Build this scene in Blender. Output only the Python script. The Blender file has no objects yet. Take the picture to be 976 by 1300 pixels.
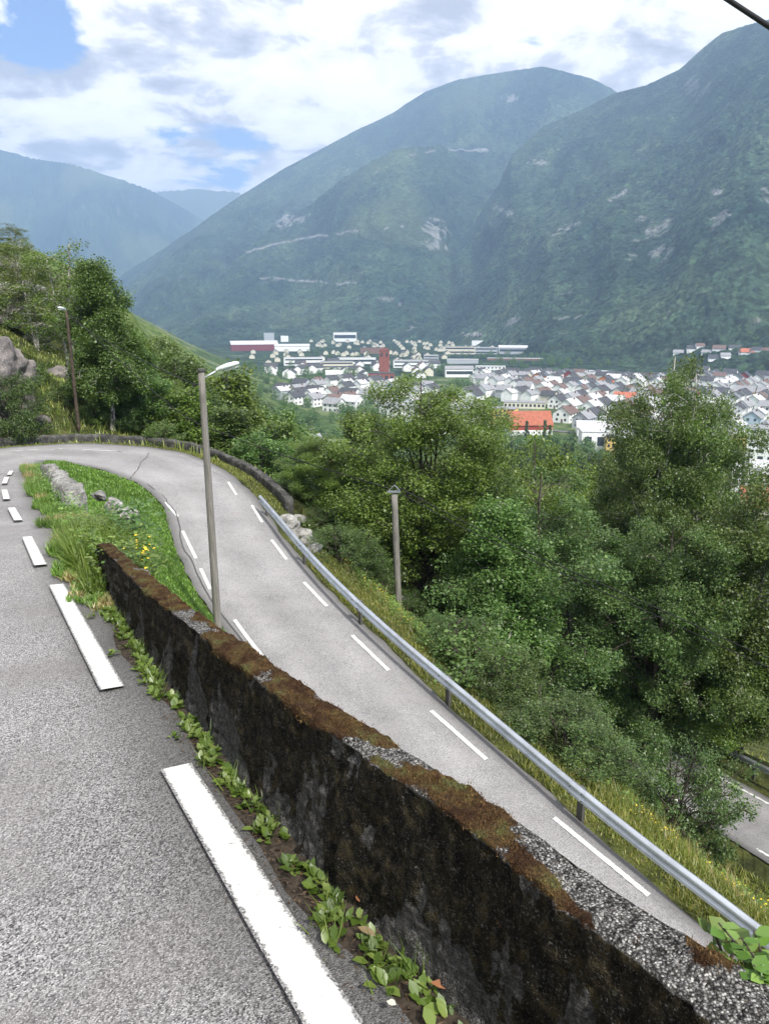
import bpy, math, random
import numpy as np
from mathutils import Vector, Matrix, kdtree
rng = np.random.default_rng(7)
random.seed(7)
R = math.radians
scene = bpy.context.scene
COL = scene.collection
F = 1300*26/36.0
CP, SP = math.cos(R(15)), math.sin(R(15))

# ---------- calibration: a pixel of the photograph -> a direction (right, forward, down) ----------
def ray(x, y):
    r = (x-488)/F; d = (y-650)/F
    return r, CP - SP*d, SP + CP*d
def at_d(x, y, D):
    r, f, d = ray(x, y); s = D/math.hypot(r, f)
    return (r*s, f*s, -d*s)
def at_H(x, y, H):
    r, f, d = ray(x, y); s = H/d
    return (r*s, f*s, -H)
def ground_u(x, y):                       # on the upper road, H = 1.36 + .145*Y
    r, f, d = ray(x, y); s = 1.36/(d-.145*f)
    return (r*s, f*s, -d*s)
def ground_l(x, y):                       # on the straight of the lower road
    r, f, d = ray(x, y); s = (9.2+1.35)/(d+.135*f)
    return (r*s, f*s, -d*s)
def topix(p):
    x, y, z = p
    depth = CP*y - SP*z; dn = -CP*z - SP*y
    return 488+F*x/depth, 650+F*dn/depth

# ---------- noise ----------
def _h(ix, iy, s):
    n = (ix.astype(np.int64)*374761393 + iy.astype(np.int64)*668265263 + s*974711) & 0x7fffffff
    n = ((n ^ (n >> 13))*1274126177) & 0x7fffffff
    n = ((n ^ (n >> 15))*2246822519) & 0x7fffffff
    return (n ^ (n >> 14)) & 0xffff
def vnoise(x, y, s=0):
    ix = np.floor(x); iy = np.floor(y); fx = x-ix; fy = y-iy
    fx = fx*fx*fx*(fx*(fx*6-15)+10); fy = fy*fy*fy*(fy*(fy*6-15)+10)
    a = _h(ix, iy, s); b = _h(ix+1, iy, s); c = _h(ix, iy+1, s); d = _h(ix+1, iy+1, s)
    return ((a*(1-fx)+b*fx)*(1-fy) + (c*(1-fx)+d*fx)*fy)/32767.5 - 1
def fbm(x, y, o=4, s=0, g=.5):
    t = 0; a = 1; n = 0
    for k in range(o):
        t = t + a*vnoise(x*2**k+17.3*k, y*2**k+5.7*k, s+k); n += a; a *= g
    return t/n
def worley(x, y, s=0):
    ix = np.floor(x); iy = np.floor(y); best = np.full(x.shape, 9.0)
    for dx in (-1, 0, 1):
        for dy in (-1, 0, 1):
            cx = ix+dx; cy = iy+dy
            px = cx + _h(cx, cy, s)/65535.; py = cy + _h(cx, cy, s+7)/65535.
            best = np.minimum(best, (x-px)**2+(y-py)**2)
    return np.sqrt(best)
def sstep(a, b, x):
    t = np.clip((x-a)/(b-a), 0, 1); return t*t*(3-2*t)

# ---------- scene helpers ----------
def tag(o, label=None, cat=None, group=None, kind=None):
    if label: o['label'] = label
    if cat: o['category'] = cat
    if group: o['group'] = group
    if kind: o['kind'] = kind
    return o
def link(o, parent=None):
    COL.objects.link(o)
    if parent: o.parent = parent
    return o
def empty(name, loc, rz=0, sc=1):
    o = bpy.data.objects.new(name, None); o.location = loc; o.rotation_euler = (0, 0, rz); o.scale = (sc,)*3
    o.empty_display_size = .3
    return link(o)
def npmesh(name, v, faces, mat=None, smooth=False, attrs=None):
    """v (n,3); faces: list of arrays (m,k)"""
    me = bpy.data.meshes.new(name)
    v = np.asarray(v, np.float32)
    me.vertices.add(len(v)); me.vertices.foreach_set('co', v.ravel())
    fs = [np.asarray(f, np.int32) for f in faces if len(f)]
    nl = sum(f.size for f in fs); nf = sum(len(f) for f in fs)
    me.loops.add(nl); me.polygons.add(nf)
    me.loops.foreach_set('vertex_index', np.concatenate([f.ravel() for f in fs]))
    tot = np.concatenate([np.full(len(f), f.shape[1], np.int32) for f in fs])
    st = np.concatenate([[0], np.cumsum(tot)[:-1]]).astype(np.int32)
    me.polygons.foreach_set('loop_start', st)
    if smooth: me.polygons.foreach_set('use_smooth', np.ones(nf, bool))
    me.update(calc_edges=True)
    if attrs:
        for k, a in attrs.items():
            at = me.attributes.new(k, 'FLOAT', 'POINT'); at.data.foreach_set('value', np.asarray(a, np.float32))
    if mat: me.materials.append(mat)
    return me
def obj(name, me, parent=None, loc=None):
    o = bpy.data.objects.new(name, me)
    if loc is not None: o.location = loc
    return link(o, parent)
class MB:
    """collects shapes into one mesh"""
    def __init__(s): s.v = []; s.f = []
    def add(s, vs, fs):
        b = len(s.v); s.v += [tuple(p) for p in vs]; s.f += [tuple(i+b for i in f) for f in fs]
    def box(s, c, d, rz=0, M=None):
        cx, cy, cz = c; dx, dy, dz = d[0]/2, d[1]/2, d[2]/2
        ca, sa = math.cos(rz), math.sin(rz)
        vs = []
        for x, y, z in ((-1,-1,-1),(1,-1,-1),(1,1,-1),(-1,1,-1),(-1,-1,1),(1,-1,1),(1,1,1),(-1,1,1)):
            x *= dx; y *= dy; z *= dz
            p = Vector((cx+x*ca-y*sa, cy+x*sa+y*ca, cz+z))
            if M: p = M @ p
            vs.append(p)
        s.add(vs, [(0,3,2,1),(4,5,6,7),(0,1,5,4),(1,2,6,5),(2,3,7,6),(3,0,4,7)])
    def tube(s, pts, rad, n=8, cap=True):
        pts = [Vector(p) for p in pts]
        if not hasattr(rad, '__len__'): rad = [rad]*len(pts)
        rings = []
        for i, p in enumerate(pts):
            t = (pts[min(i+1, len(pts)-1)]-pts[max(i-1, 0)]).normalized()
            a = Vector((0, 0, 1)) if abs(t.z) < .9 else Vector((1, 0, 0))
            u = t.cross(a).normalized(); w = t.cross(u)
            rings.append([p + rad[i]*(u*math.cos(2*math.pi*k/n)+w*math.sin(2*math.pi*k/n)) for k in range(n)])
        vs = [q for r in rings for q in r]; fs = []
        for i in range(len(pts)-1):
            for k in range(n):
                a = i*n+k; b = i*n+(k+1) % n
                fs.append((a, b, b+n, a+n))
        if cap: fs += [tuple(range(n))[::-1], tuple((len(pts)-1)*n+k for k in range(n))]
        s.add(vs, fs)
    def prism(s, poly, y0, y1, M=None):      # poly in x,z extruded along y
        n = len(poly)
        vs = [Vector((x, y0, z)) for x, z in poly]+[Vector((x, y1, z)) for x, z in poly]
        if M: vs = [M @ p for p in vs]
        fs = [tuple(range(n)), tuple(range(2*n-1, n-1, -1))]
        for i in range(n):
            j = (i+1) % n; fs.append((i, i+n, j+n, j))
        s.add(vs, fs)
    def mesh(s, name, mat, smooth=False, bevel=0):
        me = bpy.data.meshes.new(name); me.from_pydata(s.v, [], s.f)
        if smooth: me.polygons.foreach_set('use_smooth', [True]*len(s.f))
        me.materials.append(mat); me.update(); return me
    def build(s, name, mat, parent=None, smooth=False, loc=None):
        return obj(name, s.mesh(name, mat, smooth), parent, loc)

# ---------- materials ----------
class NT:
    def __init__(s, name):
        s.m = bpy.data.materials.new(name); s.m.use_nodes = True; s.t = s.m.node_tree
        s.t.nodes.clear(); s.out = s.n('ShaderNodeOutputMaterial')
        s.b = s.n('ShaderNodeBsdfPrincipled'); s.l(s.b, 0, s.out, 0)
        s.b.inputs['Specular IOR Level'].default_value = .3
        s.b.inputs['Roughness'].default_value = .8
    def n(s, t, **k):
        x = s.t.nodes.new(t)
        for a, b in k.items(): setattr(x, a, b)
        return x
    def l(s, a, i, b, j): s.t.links.new(a.outputs[i], b.inputs[j])
    def coord(s, kind='Object', scale=(1,1,1)):
        tc = s.n('ShaderNodeTexCoord'); mp = s.n('ShaderNodeMapping'); mp.inputs['Scale'].default_value = scale
        s.l(tc, kind, mp, 'Vector'); return mp
    def geo(s, scale=(1,1,1)):
        g = s.n('ShaderNodeNewGeometry'); mp = s.n('ShaderNodeMapping'); mp.inputs['Scale'].default_value = scale
        s.l(g, 'Position', mp, 'Vector'); return mp
    def noise(s, vec, scale, detail=4, rough=.55, dist=0):
        x = s.n('ShaderNodeTexNoise'); x.inputs['Scale'].default_value = scale; x.inputs['Detail'].default_value = detail
        x.inputs['Roughness'].default_value = rough; x.inputs['Distortion'].default_value = dist
        if vec: s.l(vec, 0, x, 'Vector')
        return x
    def vor(s, vec, scale, feature='F1'):
        x = s.n('ShaderNodeTexVoronoi'); x.feature = feature; x.inputs['Scale'].default_value = scale
        if vec: s.l(vec, 0, x, 'Vector')
        return x
    def ramp(s, src, i, stops, interp='LINEAR'):
        x = s.n('ShaderNodeValToRGB'); x.color_ramp.interpolation = interp
        e = x.color_ramp.elements
        while len(e) < len(stops): e.new(.5)
        for k, (p, c) in enumerate(stops):
            e[k].position = p; e[k].color = (*c, 1) if hasattr(c, '__len__') else (c, c, c, 1)
        s.l(src, i, x, 0); return x
    def mix(s, fac, fi, a, ai, b, bi, blend='MIX'):
        x = s.n('ShaderNodeMix'); x.data_type = 'RGBA'; x.blend_type = blend
        for sock, src, idx in ((0, fac, fi), (6, a, ai), (7, b, bi)):
            if isinstance(src, (int, float)): x.inputs[sock].default_value = src
            elif isinstance(src, tuple): x.inputs[sock].default_value = (*src, 1)
            else: s.t.links.new(src.outputs[idx], x.inputs[sock])
        return x
    def color(s, x, i): s.l(x, i, s.b, 'Base Color')
    def bump(s, src, i, strength=.3, dist=.01):
        x = s.n('ShaderNodeBump'); x.inputs['Strength'].default_value = strength; x.inputs['Distance'].default_value = dist
        s.l(src, i, x, 'Height'); s.l(x, 0, s.b, 'Normal'); return x
    def attr(s, name):
        x = s.n('ShaderNodeAttribute'); x.attribute_name = name; return x
    def math(s, op, a, ai, b, bi=0):
        x = s.n('ShaderNodeMath'); x.operation = op
        for sock, src, idx in ((0, a, ai), (1, b, bi)):
            if isinstance(src, (int, float)): x.inputs[sock].default_value = src
            else: s.t.links.new(src.outputs[idx], x.inputs[sock])
        return x

def plain(name, col, rough=.7, metal=0, var=.12, scale=3, spec=.3, bump=0):
    t = NT(name); c = t.coord('Object'); n = t.noise(c, scale, 5, .6)
    d = tuple(max(0, x*(1-var*2.2)) for x in col); l = tuple(min(1, x*(1+var)) for x in col)
    r = t.ramp(n, 0, [(.3, d), (.62, l)]); t.color(r, 0)
    t.b.inputs['Roughness'].default_value = rough; t.b.inputs['Metallic'].default_value = metal
    t.b.inputs['Specular IOR Level'].default_value = spec
    if bump: t.bump(n, 0, .5, bump)
    return t.m

def asphalt(name, dark, light, pink, bump=.5, stone=160):
    t = NT(name); g = t.geo()
    fine = t.vor(g, stone); fr = t.ramp(fine, 'Color', [(.15, dark), (.55, tuple((a+b)/2 for a, b in zip(dark, light))), (.9, light)])
    n1 = t.noise(g, .55, 5, .6); r1 = t.ramp(n1, 0, [(.35, .84), (.66, 1.12)])
    m1 = t.mix(1, 0, fr, 0, r1, 0, 'MULTIPLY')
    n2 = t.noise(g, 1.7, 3, .5); r2 = t.ramp(n2, 0, [(.45, 0), (.7, .5)])
    m2 = t.mix(r2, 0, m1, 2, pink, 0)
    fn = t.noise(g, stone*1.8, 2, .5); r3 = t.ramp(fn, 0, [(.33, .45), (.5, 1.0), (.68, 1.5)])
    m3 = t.mix(.8, 0, m2, 2, r3, 0, 'MULTIPLY')
    # long patches and hairline cracks
    ck = t.vor(t.geo(), .55, 'DISTANCE_TO_EDGE'); wob = t.noise(t.geo(), 3, 4, .6)
    av = t.n('ShaderNodeVectorMath'); av.operation = 'ADD'; sc = t.n('ShaderNodeVectorMath'); sc.operation = 'SCALE'
    sc.inputs[3].default_value = .5; t.l(wob, 1, sc, 0); t.l(sc, 0, av, 0); t.l(g, 0, av, 1); t.l(av, 0, ck, 'Vector')
    cr = t.ramp(ck, 0, [(0, .6), (.005, 1.0)])
    m4 = t.mix(.6, 0, m3, 2, cr, 0, 'MULTIPLY')
    ac = t.attr('acr'); tk = t.ramp(ac, 2, [(.0, .84), (.16, .95), (.28, 1.10), (.42, .93), (.5, .86), (.58, .93), (.72, 1.10), (.84, .95), (1, .84)]); m4 = t.mix(.75, 0, m4, 2, tk, 0, 'MULTIPLY')
    st = t.noise(t.geo(), .9, 3, .5, 1.5); sr = t.ramp(st, 0, [(.24, .80), (.33, 1.0)]); m4 = t.mix(.6, 0, m4, 2, sr, 0, 'MULTIPLY')
    ed = t.attr('edge')                                        # worn band towards the verge: dust and moss
    m5 = t.mix(ed, 2, m4, 2, (.075, .073, .068), 0)
    t.color(m5, 2); t.bump(fine, 0, bump, .006); t.b.inputs['Roughness'].default_value = .85
    return t.m
M = {}
M['asphalt_up'] = asphalt('upper_asphalt', (.055, .054, .056), (.62, .60, .59), (.25, .228, .222), .9, 200)
M['asphalt_low'] = asphalt('lower_asphalt', (.15, .146, .146), (.40, .385, .38), (.285, .27, .265), .25, 90)
def paint():
    t = NT('road_paint'); g = t.geo()
    n0 = t.noise(g, 70, 3, .6); nb = t.noise(g, 9, 4, .7); n = t.math('ADD', t.math('MULTIPLY', n0, 0, .6), 0, t.math('MULTIPLY', nb, 0, .4), 0); r = t.ramp(n, 0, [(.33, (.30, .30, .29)), (.40, (.58, .58, .55)), (.7, (.68, .68, .65))])
    pe = t.attr('pe'); ab = t.math('ABSOLUTE', pe, 2, 0); en = t.noise(g, 55, 4, .75); em = t.math('ADD', ab, 0, t.math('MULTIPLY', en, 0, .75), 0)
    ek = t.ramp(em, 0, [(.0, 0), (.0, 0)]); ek.color_ramp.elements[0].position = 0; mr = t.n('ShaderNodeMapRange'); mr.inputs[1].default_value = 1.17; mr.inputs[2].default_value = 1.25; t.l(em, 0, mr, 0)
    av = t.vor(g, 210); ar = t.ramp(av, 'Color', [(.15, (.05, .05, .05)), (.9, (.42, .41, .4))]); mm = t.mix(mr, 0, r, 0, ar, 0); t.color(mm, 2); t.bump(n, 0, .3, .003); t.b.inputs['Roughness'].default_value = .75
    return t.m
M['paint'] = paint()

def leafmat(name, c0, c1, c2, trans=.35, rough=.42):
    t = NT(name)
    g = t.n('ShaderNodeNewGeometry'); oi = t.n('ShaderNodeObjectInfo')
    r = t.ramp(g, 'Random Per Island', [(0, c0), (.5, c1), (1, c2)])
    p = t.geo((1, 1, 1)); n = t.noise(p, .7, 3, .5); rr = t.ramp(n, 0, [(.3, .72), (.7, 1.25)])
    m = t.mix(1, 0, r, 0, rr, 0, 'MULTIPLY')
    hs = t.n('ShaderNodeHueSaturation'); mr = t.n('ShaderNodeMapRange'); mr.inputs[3].default_value = .478; mr.inputs[4].default_value = .515
    t.l(oi, 'Random', mr, 0); t.l(mr, 0, hs, 'Hue'); 
    mv = t.n('ShaderNodeMapRange'); mv.inputs[3].default_value = .8; mv.inputs[4].default_value = 1.25
    t.l(oi, 'Random', mv, 0); t.l(mv, 0, hs, 'Value'); t.l(m, 2, hs, 'Color')
    t.l(hs, 0, t.b, 'Base Color'); t.b.inputs['Roughness'].default_value = rough; t.b.inputs['Specular IOR Level'].default_value = .5
    tr = t.n('ShaderNodeBsdfTranslucent'); ms = t.n('ShaderNodeMixShader'); ms.inputs[0].default_value = trans
    br = t.mix(1, 0, hs, 0, (1.25, 1.35, .6), 0, 'MULTIPLY'); t.l(br, 2, tr, 'Color')
    t.l(t.b, 0, ms, 1); t.l(tr, 0, ms, 2); t.l(ms, 0, t.out, 0)
    return t.m
M['leaf'] = leafmat('green_leaves', (.052, .098, .023), (.10, .168, .038), (.185, .26, .08))
M['leaf_dark'] = leafmat('dark_green_leaves', (.042, .088, .024), (.080, .145, .036), (.165, .24, .08))
M['leaf_yellow'] = leafmat('yellow_green_leaves', (.08, .13, .018), (.135, .205, .030), (.215, .28, .055))
M['leaf_olive'] = leafmat('olive_leaves', (.068, .105, .016), (.118, .172, .028), (.19, .245, .06))
M['grass'] = leafmat('fresh_grass', (.075, .15, .020), (.135, .245, .035), (.22, .34, .07), .3)
M['grass_dry'] = leafmat('verge_grass', (.085, .125, .022), (.175, .215, .040), (.34, .32, .10), .3)
M['weed'] = leafmat('weed_leaves', (.065, .135, .022), (.12, .22, .035), (.22, .32, .08), .3, .4)
M['straw'] = leafmat('dry_grass', (.16, .13, .05), (.28, .22, .10), (.40, .34, .18), .2)
M['flower'] = plain('yellow_petals', (.75, .52, .03), .6)
M['pflower'] = plain('pale_petals', (.62, .60, .50), .6)
M['deadleaf'] = plain('dead_leaf', (.28, .12, .055), .6, var=.3)
M['bark'] = plain('grey_brown_bark', (.075, .062, .05), .9, var=.35, scale=9, bump=.02)
def birch():
    t = NT('birch_bark'); c = t.coord('Object', (3, 3, 1.3)); n = t.noise(c, 3.2, 5, .7)
    r = t.ramp(n, 0, [(.42, (.05, .045, .04)), (.5, (.42, .39, .35)), (.7, (.62, .59, .54))]); t.color(r, 0); return t.m
M['birch'] = birch()
M['galv'] = plain('galvanised_steel', (.50, .53, .57), .42, .75, .10, 2.5, .5)
M['galv_post'] = plain('weathered_post', (.10, .095, .085), .7, .2)
M['brownpole'] = plain('brown_pole_wood', (.085, .065, .048), .9, var=.25, scale=6)
M['polewood'] = (lambda: (lambda t: (lambda n: (t.color(t.ramp(n, 0, [(.3, (.10, .092, .08)), (.5, (.20, .185, .165)), (.72, (.30, .28, .25))]), 0), t.bump(n, 0, .6, .01), t.m)[-1])(t.noise(t.coord('Object', (14, 14, .8)), 2.2, 6, .7)))(NT('weathered_pole_wood')))()
M['lamp_shell'] = plain('lamp_shell', (.62, .68, .66), .35, 0, .05)
M['lamp_glass'] = plain('lamp_lens', (.75, .80, .76), .15, 0, .03)
M['dark_metal'] = plain('dark_metal', (.05, .05, .052), .5, .6)
M['cable'] = plain('black_cable', (.015, .015, .016), .6)

def rockmat(name, cols, sc=1.2, streak=1):
    t = NT(name); g = t.geo((1, 1, streak)); n = t.noise(g, sc, 8, .65, .3); r = t.ramp(n, 0, [(.3, cols[0]), (.48, cols[1]), (.68, cols[2])])
    v = t.noise(t.geo(), sc*9, 5, .7); lr = t.ramp(v, 0, [(.58, 0), (.66, 1)])
    m = t.mix(lr, 0, r, 0, cols[3], 0); t.color(m, 2); t.bump(n, 0, .8, .15)
    return t.m
M['rock'] = rockmat('lichen_rock', [(.045, .042, .045), (.14, .125, .12), (.27, .235, .21), (.33, .32, .29)], 1.6, .45)
M['whiterock'] = rockmat('pale_lichen_stone', [(.08, .078, .07), (.24, .23, .21), (.46, .45, .42), (.6, .6, .57)], 5)
# ================= the lie of the land =================
NX, NY = .889, .458                        # unit normal of the upper road's wall line; its direction is (-.458, .889)
def wl(c, t): return (c*NX - t*NY, c*NY + t*NX)
def zu(y): return -(1.36+.145*y)
def zl(y): return -(9.2-.135*(y-10))
pairs = []
for t in (-14, -9, -4, 0, 1.6, 4, 8, 12, 16, 20, 23.5):
    a = wl(float(np.interp(t, [-3, 0, 1.12, 1.65, 2.22, 3.04, 4.2, 8], [.82, .74, .68, .60, .565, .53, .50, .47])), t); b = wl(-3.3 - .5*sstep(14, 24, np.float64(t)), t)
    pairs.append(((*a, zu(a[1])), (*b, zu(a[1]))))
pairs += [((-12.0, 25.7, -5.08), (-16.9, 25.2, -5.1)), ((-12.4, 26.6, -5.2), (-16.6, 28.7, -5.3)),
          ((-12.1, 27.3, -5.35), (-15.3, 31.6, -5.5)), ((-11.3, 27.6, -5.6), (-13.0, 33.3, -5.7)),
          ((-10.3, 27.5, -5.85), (-9.6, 33.4, -6.05)), ((-9.1, 27.0, -6.2), (-6.9, 31.0, -6.4)),
          ((-8.2, 26.1, -6.6), (-5.3, 28.3, -6.7)), ((-7.6, 25.0, -6.85), (-4.1, 25.6, -7.0)),
          ((-6.7, 22.6, -7.2), (-3.2, 23.5, -7.35)), ((-5.4, 19.9, -7.65), (-1.7, 20.5, -7.8)),
          ((-3.95, 17.6, -8.1), (-.05, 17.6, -8.18))]
for k in range(9):
    x = 1.34+k*1.85; y = 15.1-k*2.85
    pairs.append(((x-2.85, y-1.78, zl(y)), (x, y, zl(y))))
def catmull(P, n):
    P = np.array(P, float); m = len(P); out = []
    for i in range(m-1):
        p0 = P[max(i-1, 0)]; p1 = P[i]; p2 = P[i+1]; p3 = P[min(i+2, m-1)]
        for k in range(n):
            t = k/n
            out.append(.5*((2*p1)+(-p0+p2)*t+(2*p0-5*p1+4*p2-p3)*t*t+(-p0+3*p1-3*p2+p3)*t**3))
    out.append(P[-1]); return np.array(out)
RI = catmull([p[0] for p in pairs], 16); RO = catmull([p[1] for p in pairs], 16)
# third road, lower again
H3 = 17.2
r3n = [at_H(x, y, h) for x, y, h in ((585, 868, 19.6), (640, 897, 18.9), (704, 933, 18.2), (795, 985, 17.6), (900, 1050, 17.0), (1000, 1112, 16.5), (1120, 1190, 16))]
r3f = []
for i, p in enumerate(r3n):
    a = np.array(r3n[max(i-1, 0)]); b = np.array(r3n[min(i+1, 6)]); d = (b-a)[:2]; d /= np.linalg.norm(d)
    r3f.append((p[0]-d[1]*3.3, p[1]+d[0]*3.3, p[2]))
R3N = catmull(r3n, 12); R3F = catmull(r3f, 12)

def inpoly(x, y, poly):
    ins = np.zeros(x.shape, bool); n = len(poly)
    for i in range(n):
        x1, y1 = poly[i][:2]; x2, y2 = poly[(i+1) % n][:2]
        if y1 == y2: continue
        c = ((y1 > y) != (y2 > y)) & (x < (x2-x1)*(y-y1)/(y2-y1)+x1)
        ins ^= c
    return ins
def kd(P):
    k = kdtree.KDTree(len(P))
    for i, p in enumerate(P): k.insert((p[0], p[1], 0), i)
    k.balance(); return k
def roadpts(A, B, m):
    ts = np.linspace(0, 1, m)[:, None, None]
    return (A[None]*(1-ts)+B[None]*ts).reshape(-1, 3)
ROADP = np.concatenate([roadpts(RI, RO, 9), roadpts(R3N, R3F, 7)]); KR = kd(ROADP)
NOU = RI[:, 1] < 1e9
iU = int(11*16)                           # samples of the upper arm
LIN = RI[iU:]; KLI = kd(LIN)              # inner edge after the bend
POLY_ROAD = list(map(tuple, RI))+list(map(tuple, RO[::-1]))
POLY_R3 = list(map(tuple, R3N))+list(map(tuple, R3F[::-1]))
WOUT = np.array([(*wl(.86, t), 0) for t in np.linspace(-14, 25.0, 120)]); KW = kd(WOUT)
POLY_ISL = [tuple(p) for p in WOUT]+[tuple(p) for p in LIN[8:]]
POLY_UP = [wl(.45, -14), wl(.86, -14), wl(.86, 25), wl(.45, 25)]

ctl = []
for i in range(0, len(RO), 10):
    x, y, z = RO[i]
    ctl.append((x, y, z-.1))
for i in range(16*17, len(RO), 14):
    v_ = (RO[i]-RI[i])[:2]; v_ /= np.linalg.norm(v_)
    for o_, dz_ in ((1.6, .9), (3.0, 2.3), (4.8, 3.9), (7.4, 6.0)):
        if RO[i][1] < 13 and o_ > 5: continue
        ctl.append((RO[i][0]+v_[0]*o_, RO[i][1]+v_[1]*o_, RO[i][2]-dz_))
for p in r3n[::2]: ctl.append(p)
for p in r3f[::2]: ctl.append(p)
for t in (-14, -6, 0, 6, 12, 18):          # bank left of the upper road
    for c, dz in ((-6, 1.2), (-11, 5), (-20, 9.5), (-45, 19)):
        x, y = wl(c, t); ctl.append((x, y, zu(y)+dz))
for p in [(100, 540, 38), (128, 549, 38.5), (75, 480, 49), (130, 505, 45), (30, 520, 40), (0, 470, 46), (0, 330, 72),
          (60, 352, 84), (110, 380, 96), (170, 405, 190), (230, 440, 380), (-150, 300, 70), (-150, 285, 150), (0, 340, 88), (30, 350, 90), (60, 362, 92), (-60, 330, 90), (0, 328, 110), (0, 326, 170), (0, 330, 260), (60, 350, 130), (60, 352, 220), (110, 380, 160), (110, 384, 260), (-60, 300, 120), (-60, 296, 200), (170, 412, 330), (-20, 322, 400)]:
    ctl.append(at_d(*p))
ctl += [(-3, 40, -14), (-9, 41, -10), (-14, 44, -7.6), (0, 36, -15), (3, 32, -15.5), (-9, 55, -16), (-16, 60, -13), (-25, 75, -13), (4, 50, -24), (12, 40, -24),
        (20, 60, -35), (40, 100, -50), (70, 150, -62), (100, 200, -71), (-5, 75, -30), (-15, 110, -38), (-22, 180, -52),
        (-25, 260, -66), (80, 60, -50), (150, 80, -68), (30, 25, -26), (50, 10, -28), (30, 0, -18), (14, 20, -18.5),
        (-60, 290, -37), (-110, 385, -22), (-190, 880, -52), (-45, 180, -30), (-31, 329, -66),
        (-25, 370, -76), (60, 330, -77), (140, 280, -77), (250, 160, -77), (-90, 620, -75), (-200, 1050, -77), (-300, 1400, -78),
        (0, 600, -77), (100, 500, -77), (300, 400, -77), (0, 1000, -77), (-100, 1400, -77), (400, 900, -77), (300, 1500, -77),
        (-130, 560, -38), (-200, 560, 0), (-260, 900, -18), (-330, 1200, -45), (-500, 1600, -40), (-420, 900, 60),
        (-300, 0, 120), (-150, -50, 70), (0, -60, -2), (30, -60, -22), (150, -60, -60), (400, 0, -77), (-60, -80, 32)]
C = np.array(ctl); S = 100.
def _U(r2): return np.where(r2 > 1e-12, r2*np.log(np.maximum(r2, 1e-12))*.5, 0)
n = len(C); Q = C[:, :2]/S
K = _U(((Q[:, None]-Q[None])**2).sum(-1)) + np.eye(n)*3e-6
A = np.zeros((n+3, n+3)); A[:n, :n] = K; A[:n, n] = 1; A[:n, n+1:] = Q; A[n, :n] = 1; A[n+1:, :n] = Q.T
Wt = np.linalg.solve(A, np.concatenate([C[:, 2], [0, 0, 0]]))
def tps(x, y):
    out = np.zeros(x.size); xs = x.ravel()/S; ys = y.ravel()/S
    for i in range(0, x.size, 100000):
        a = xs[i:i+100000]; b = ys[i:i+100000]
        r2 = (a[:, None]-Q[None, :, 0])**2+(b[:, None]-Q[None, :, 1])**2
        out[i:i+100000] = _U(r2) @ Wt[:n] + Wt[n]+Wt[n+1]*a+Wt[n+2]*b
    return out.reshape(x.shape)

FLOOR = -75.
def azt(pts):
    a = []
    for x, y in pts:
        r, f, d = ray(x, y); a.append((math.atan2(r, f), -d/math.hypot(r, f)))
    a.sort(); a = np.array(a); return a[:, 0], a[:, 1]
def azx(x): return math.atan2((x-488)/F, CP+SP*.25)
MOUNT = [  # silhouette, base distance, crest distance (by azimuth)
  dict(s=[(-400, 120), (-100, 165), (0, 188), (40, 200), (90, 207), (140, 222), (190, 240), (230, 262), (290, 296), (330, 330), (380, 375), (420, 400), (500, 420)], rb=5200, rr=7600, pw=1.15, gul=90, seed=3),
  dict(s=[(100, 262), (195, 243), (250, 239), (300, 243), (360, 262), (430, 290), (500, 330)], rb=7600, rr=9300, pw=1.0, gul=80, seed=9),
  dict(s=[(100, 398), (150, 352), (200, 322), (250, 288), (310, 246), (360, 214), (400, 193), (450, 166), (500, 141), (540, 116), (580, 101), (620, 94), (660, 88), (690, 84), (720, 91), (750, 99), (775, 111), (830, 150), (976, 260), (1300, 380)], rb=2350, rr=4700, pw=1.25, gul=85, seed=21),
  dict(s=[(180, 412), (240, 385), (300, 330), (345, 290), (400, 256), (440, 224), (500, 190), (560, 185), (610, 215), (660, 260), (720, 330), (800, 400)], rb=2150, rr=3500, pw=1.2, gul=60, seed=33),
  dict(s=[(440, 432), (480, 405), (530, 352), (560, 330), (600, 288), (632, 235), (650, 196), (690, 160), (740, 138), (780, 118), (820, 108), (862, 88), (890, 62), (915, 42), (945, 32), (976, 24), (1040, -10), (1200, -60), (1500, -40)], rb=None, rr=3000, pw=1.2, gul=70, seed=47),
  dict(s=[(600, 452), (640, 445), (700, 432), (760, 412), (850, 385), (915, 362), (976, 344), (1100, 300), (1400, 220)], rb=None, rr=1750, pw=1.1, gul=14, seed=52),
]
for m in MOUNT: m['az'], m['te'] = azt(m['s'])
RBX = np.array([azx(v) for v in (300, 560, 700, 850, 976, 1300)]); RBV = np.array([2300, 1950, 1280, 1030, 930, 800.])
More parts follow.
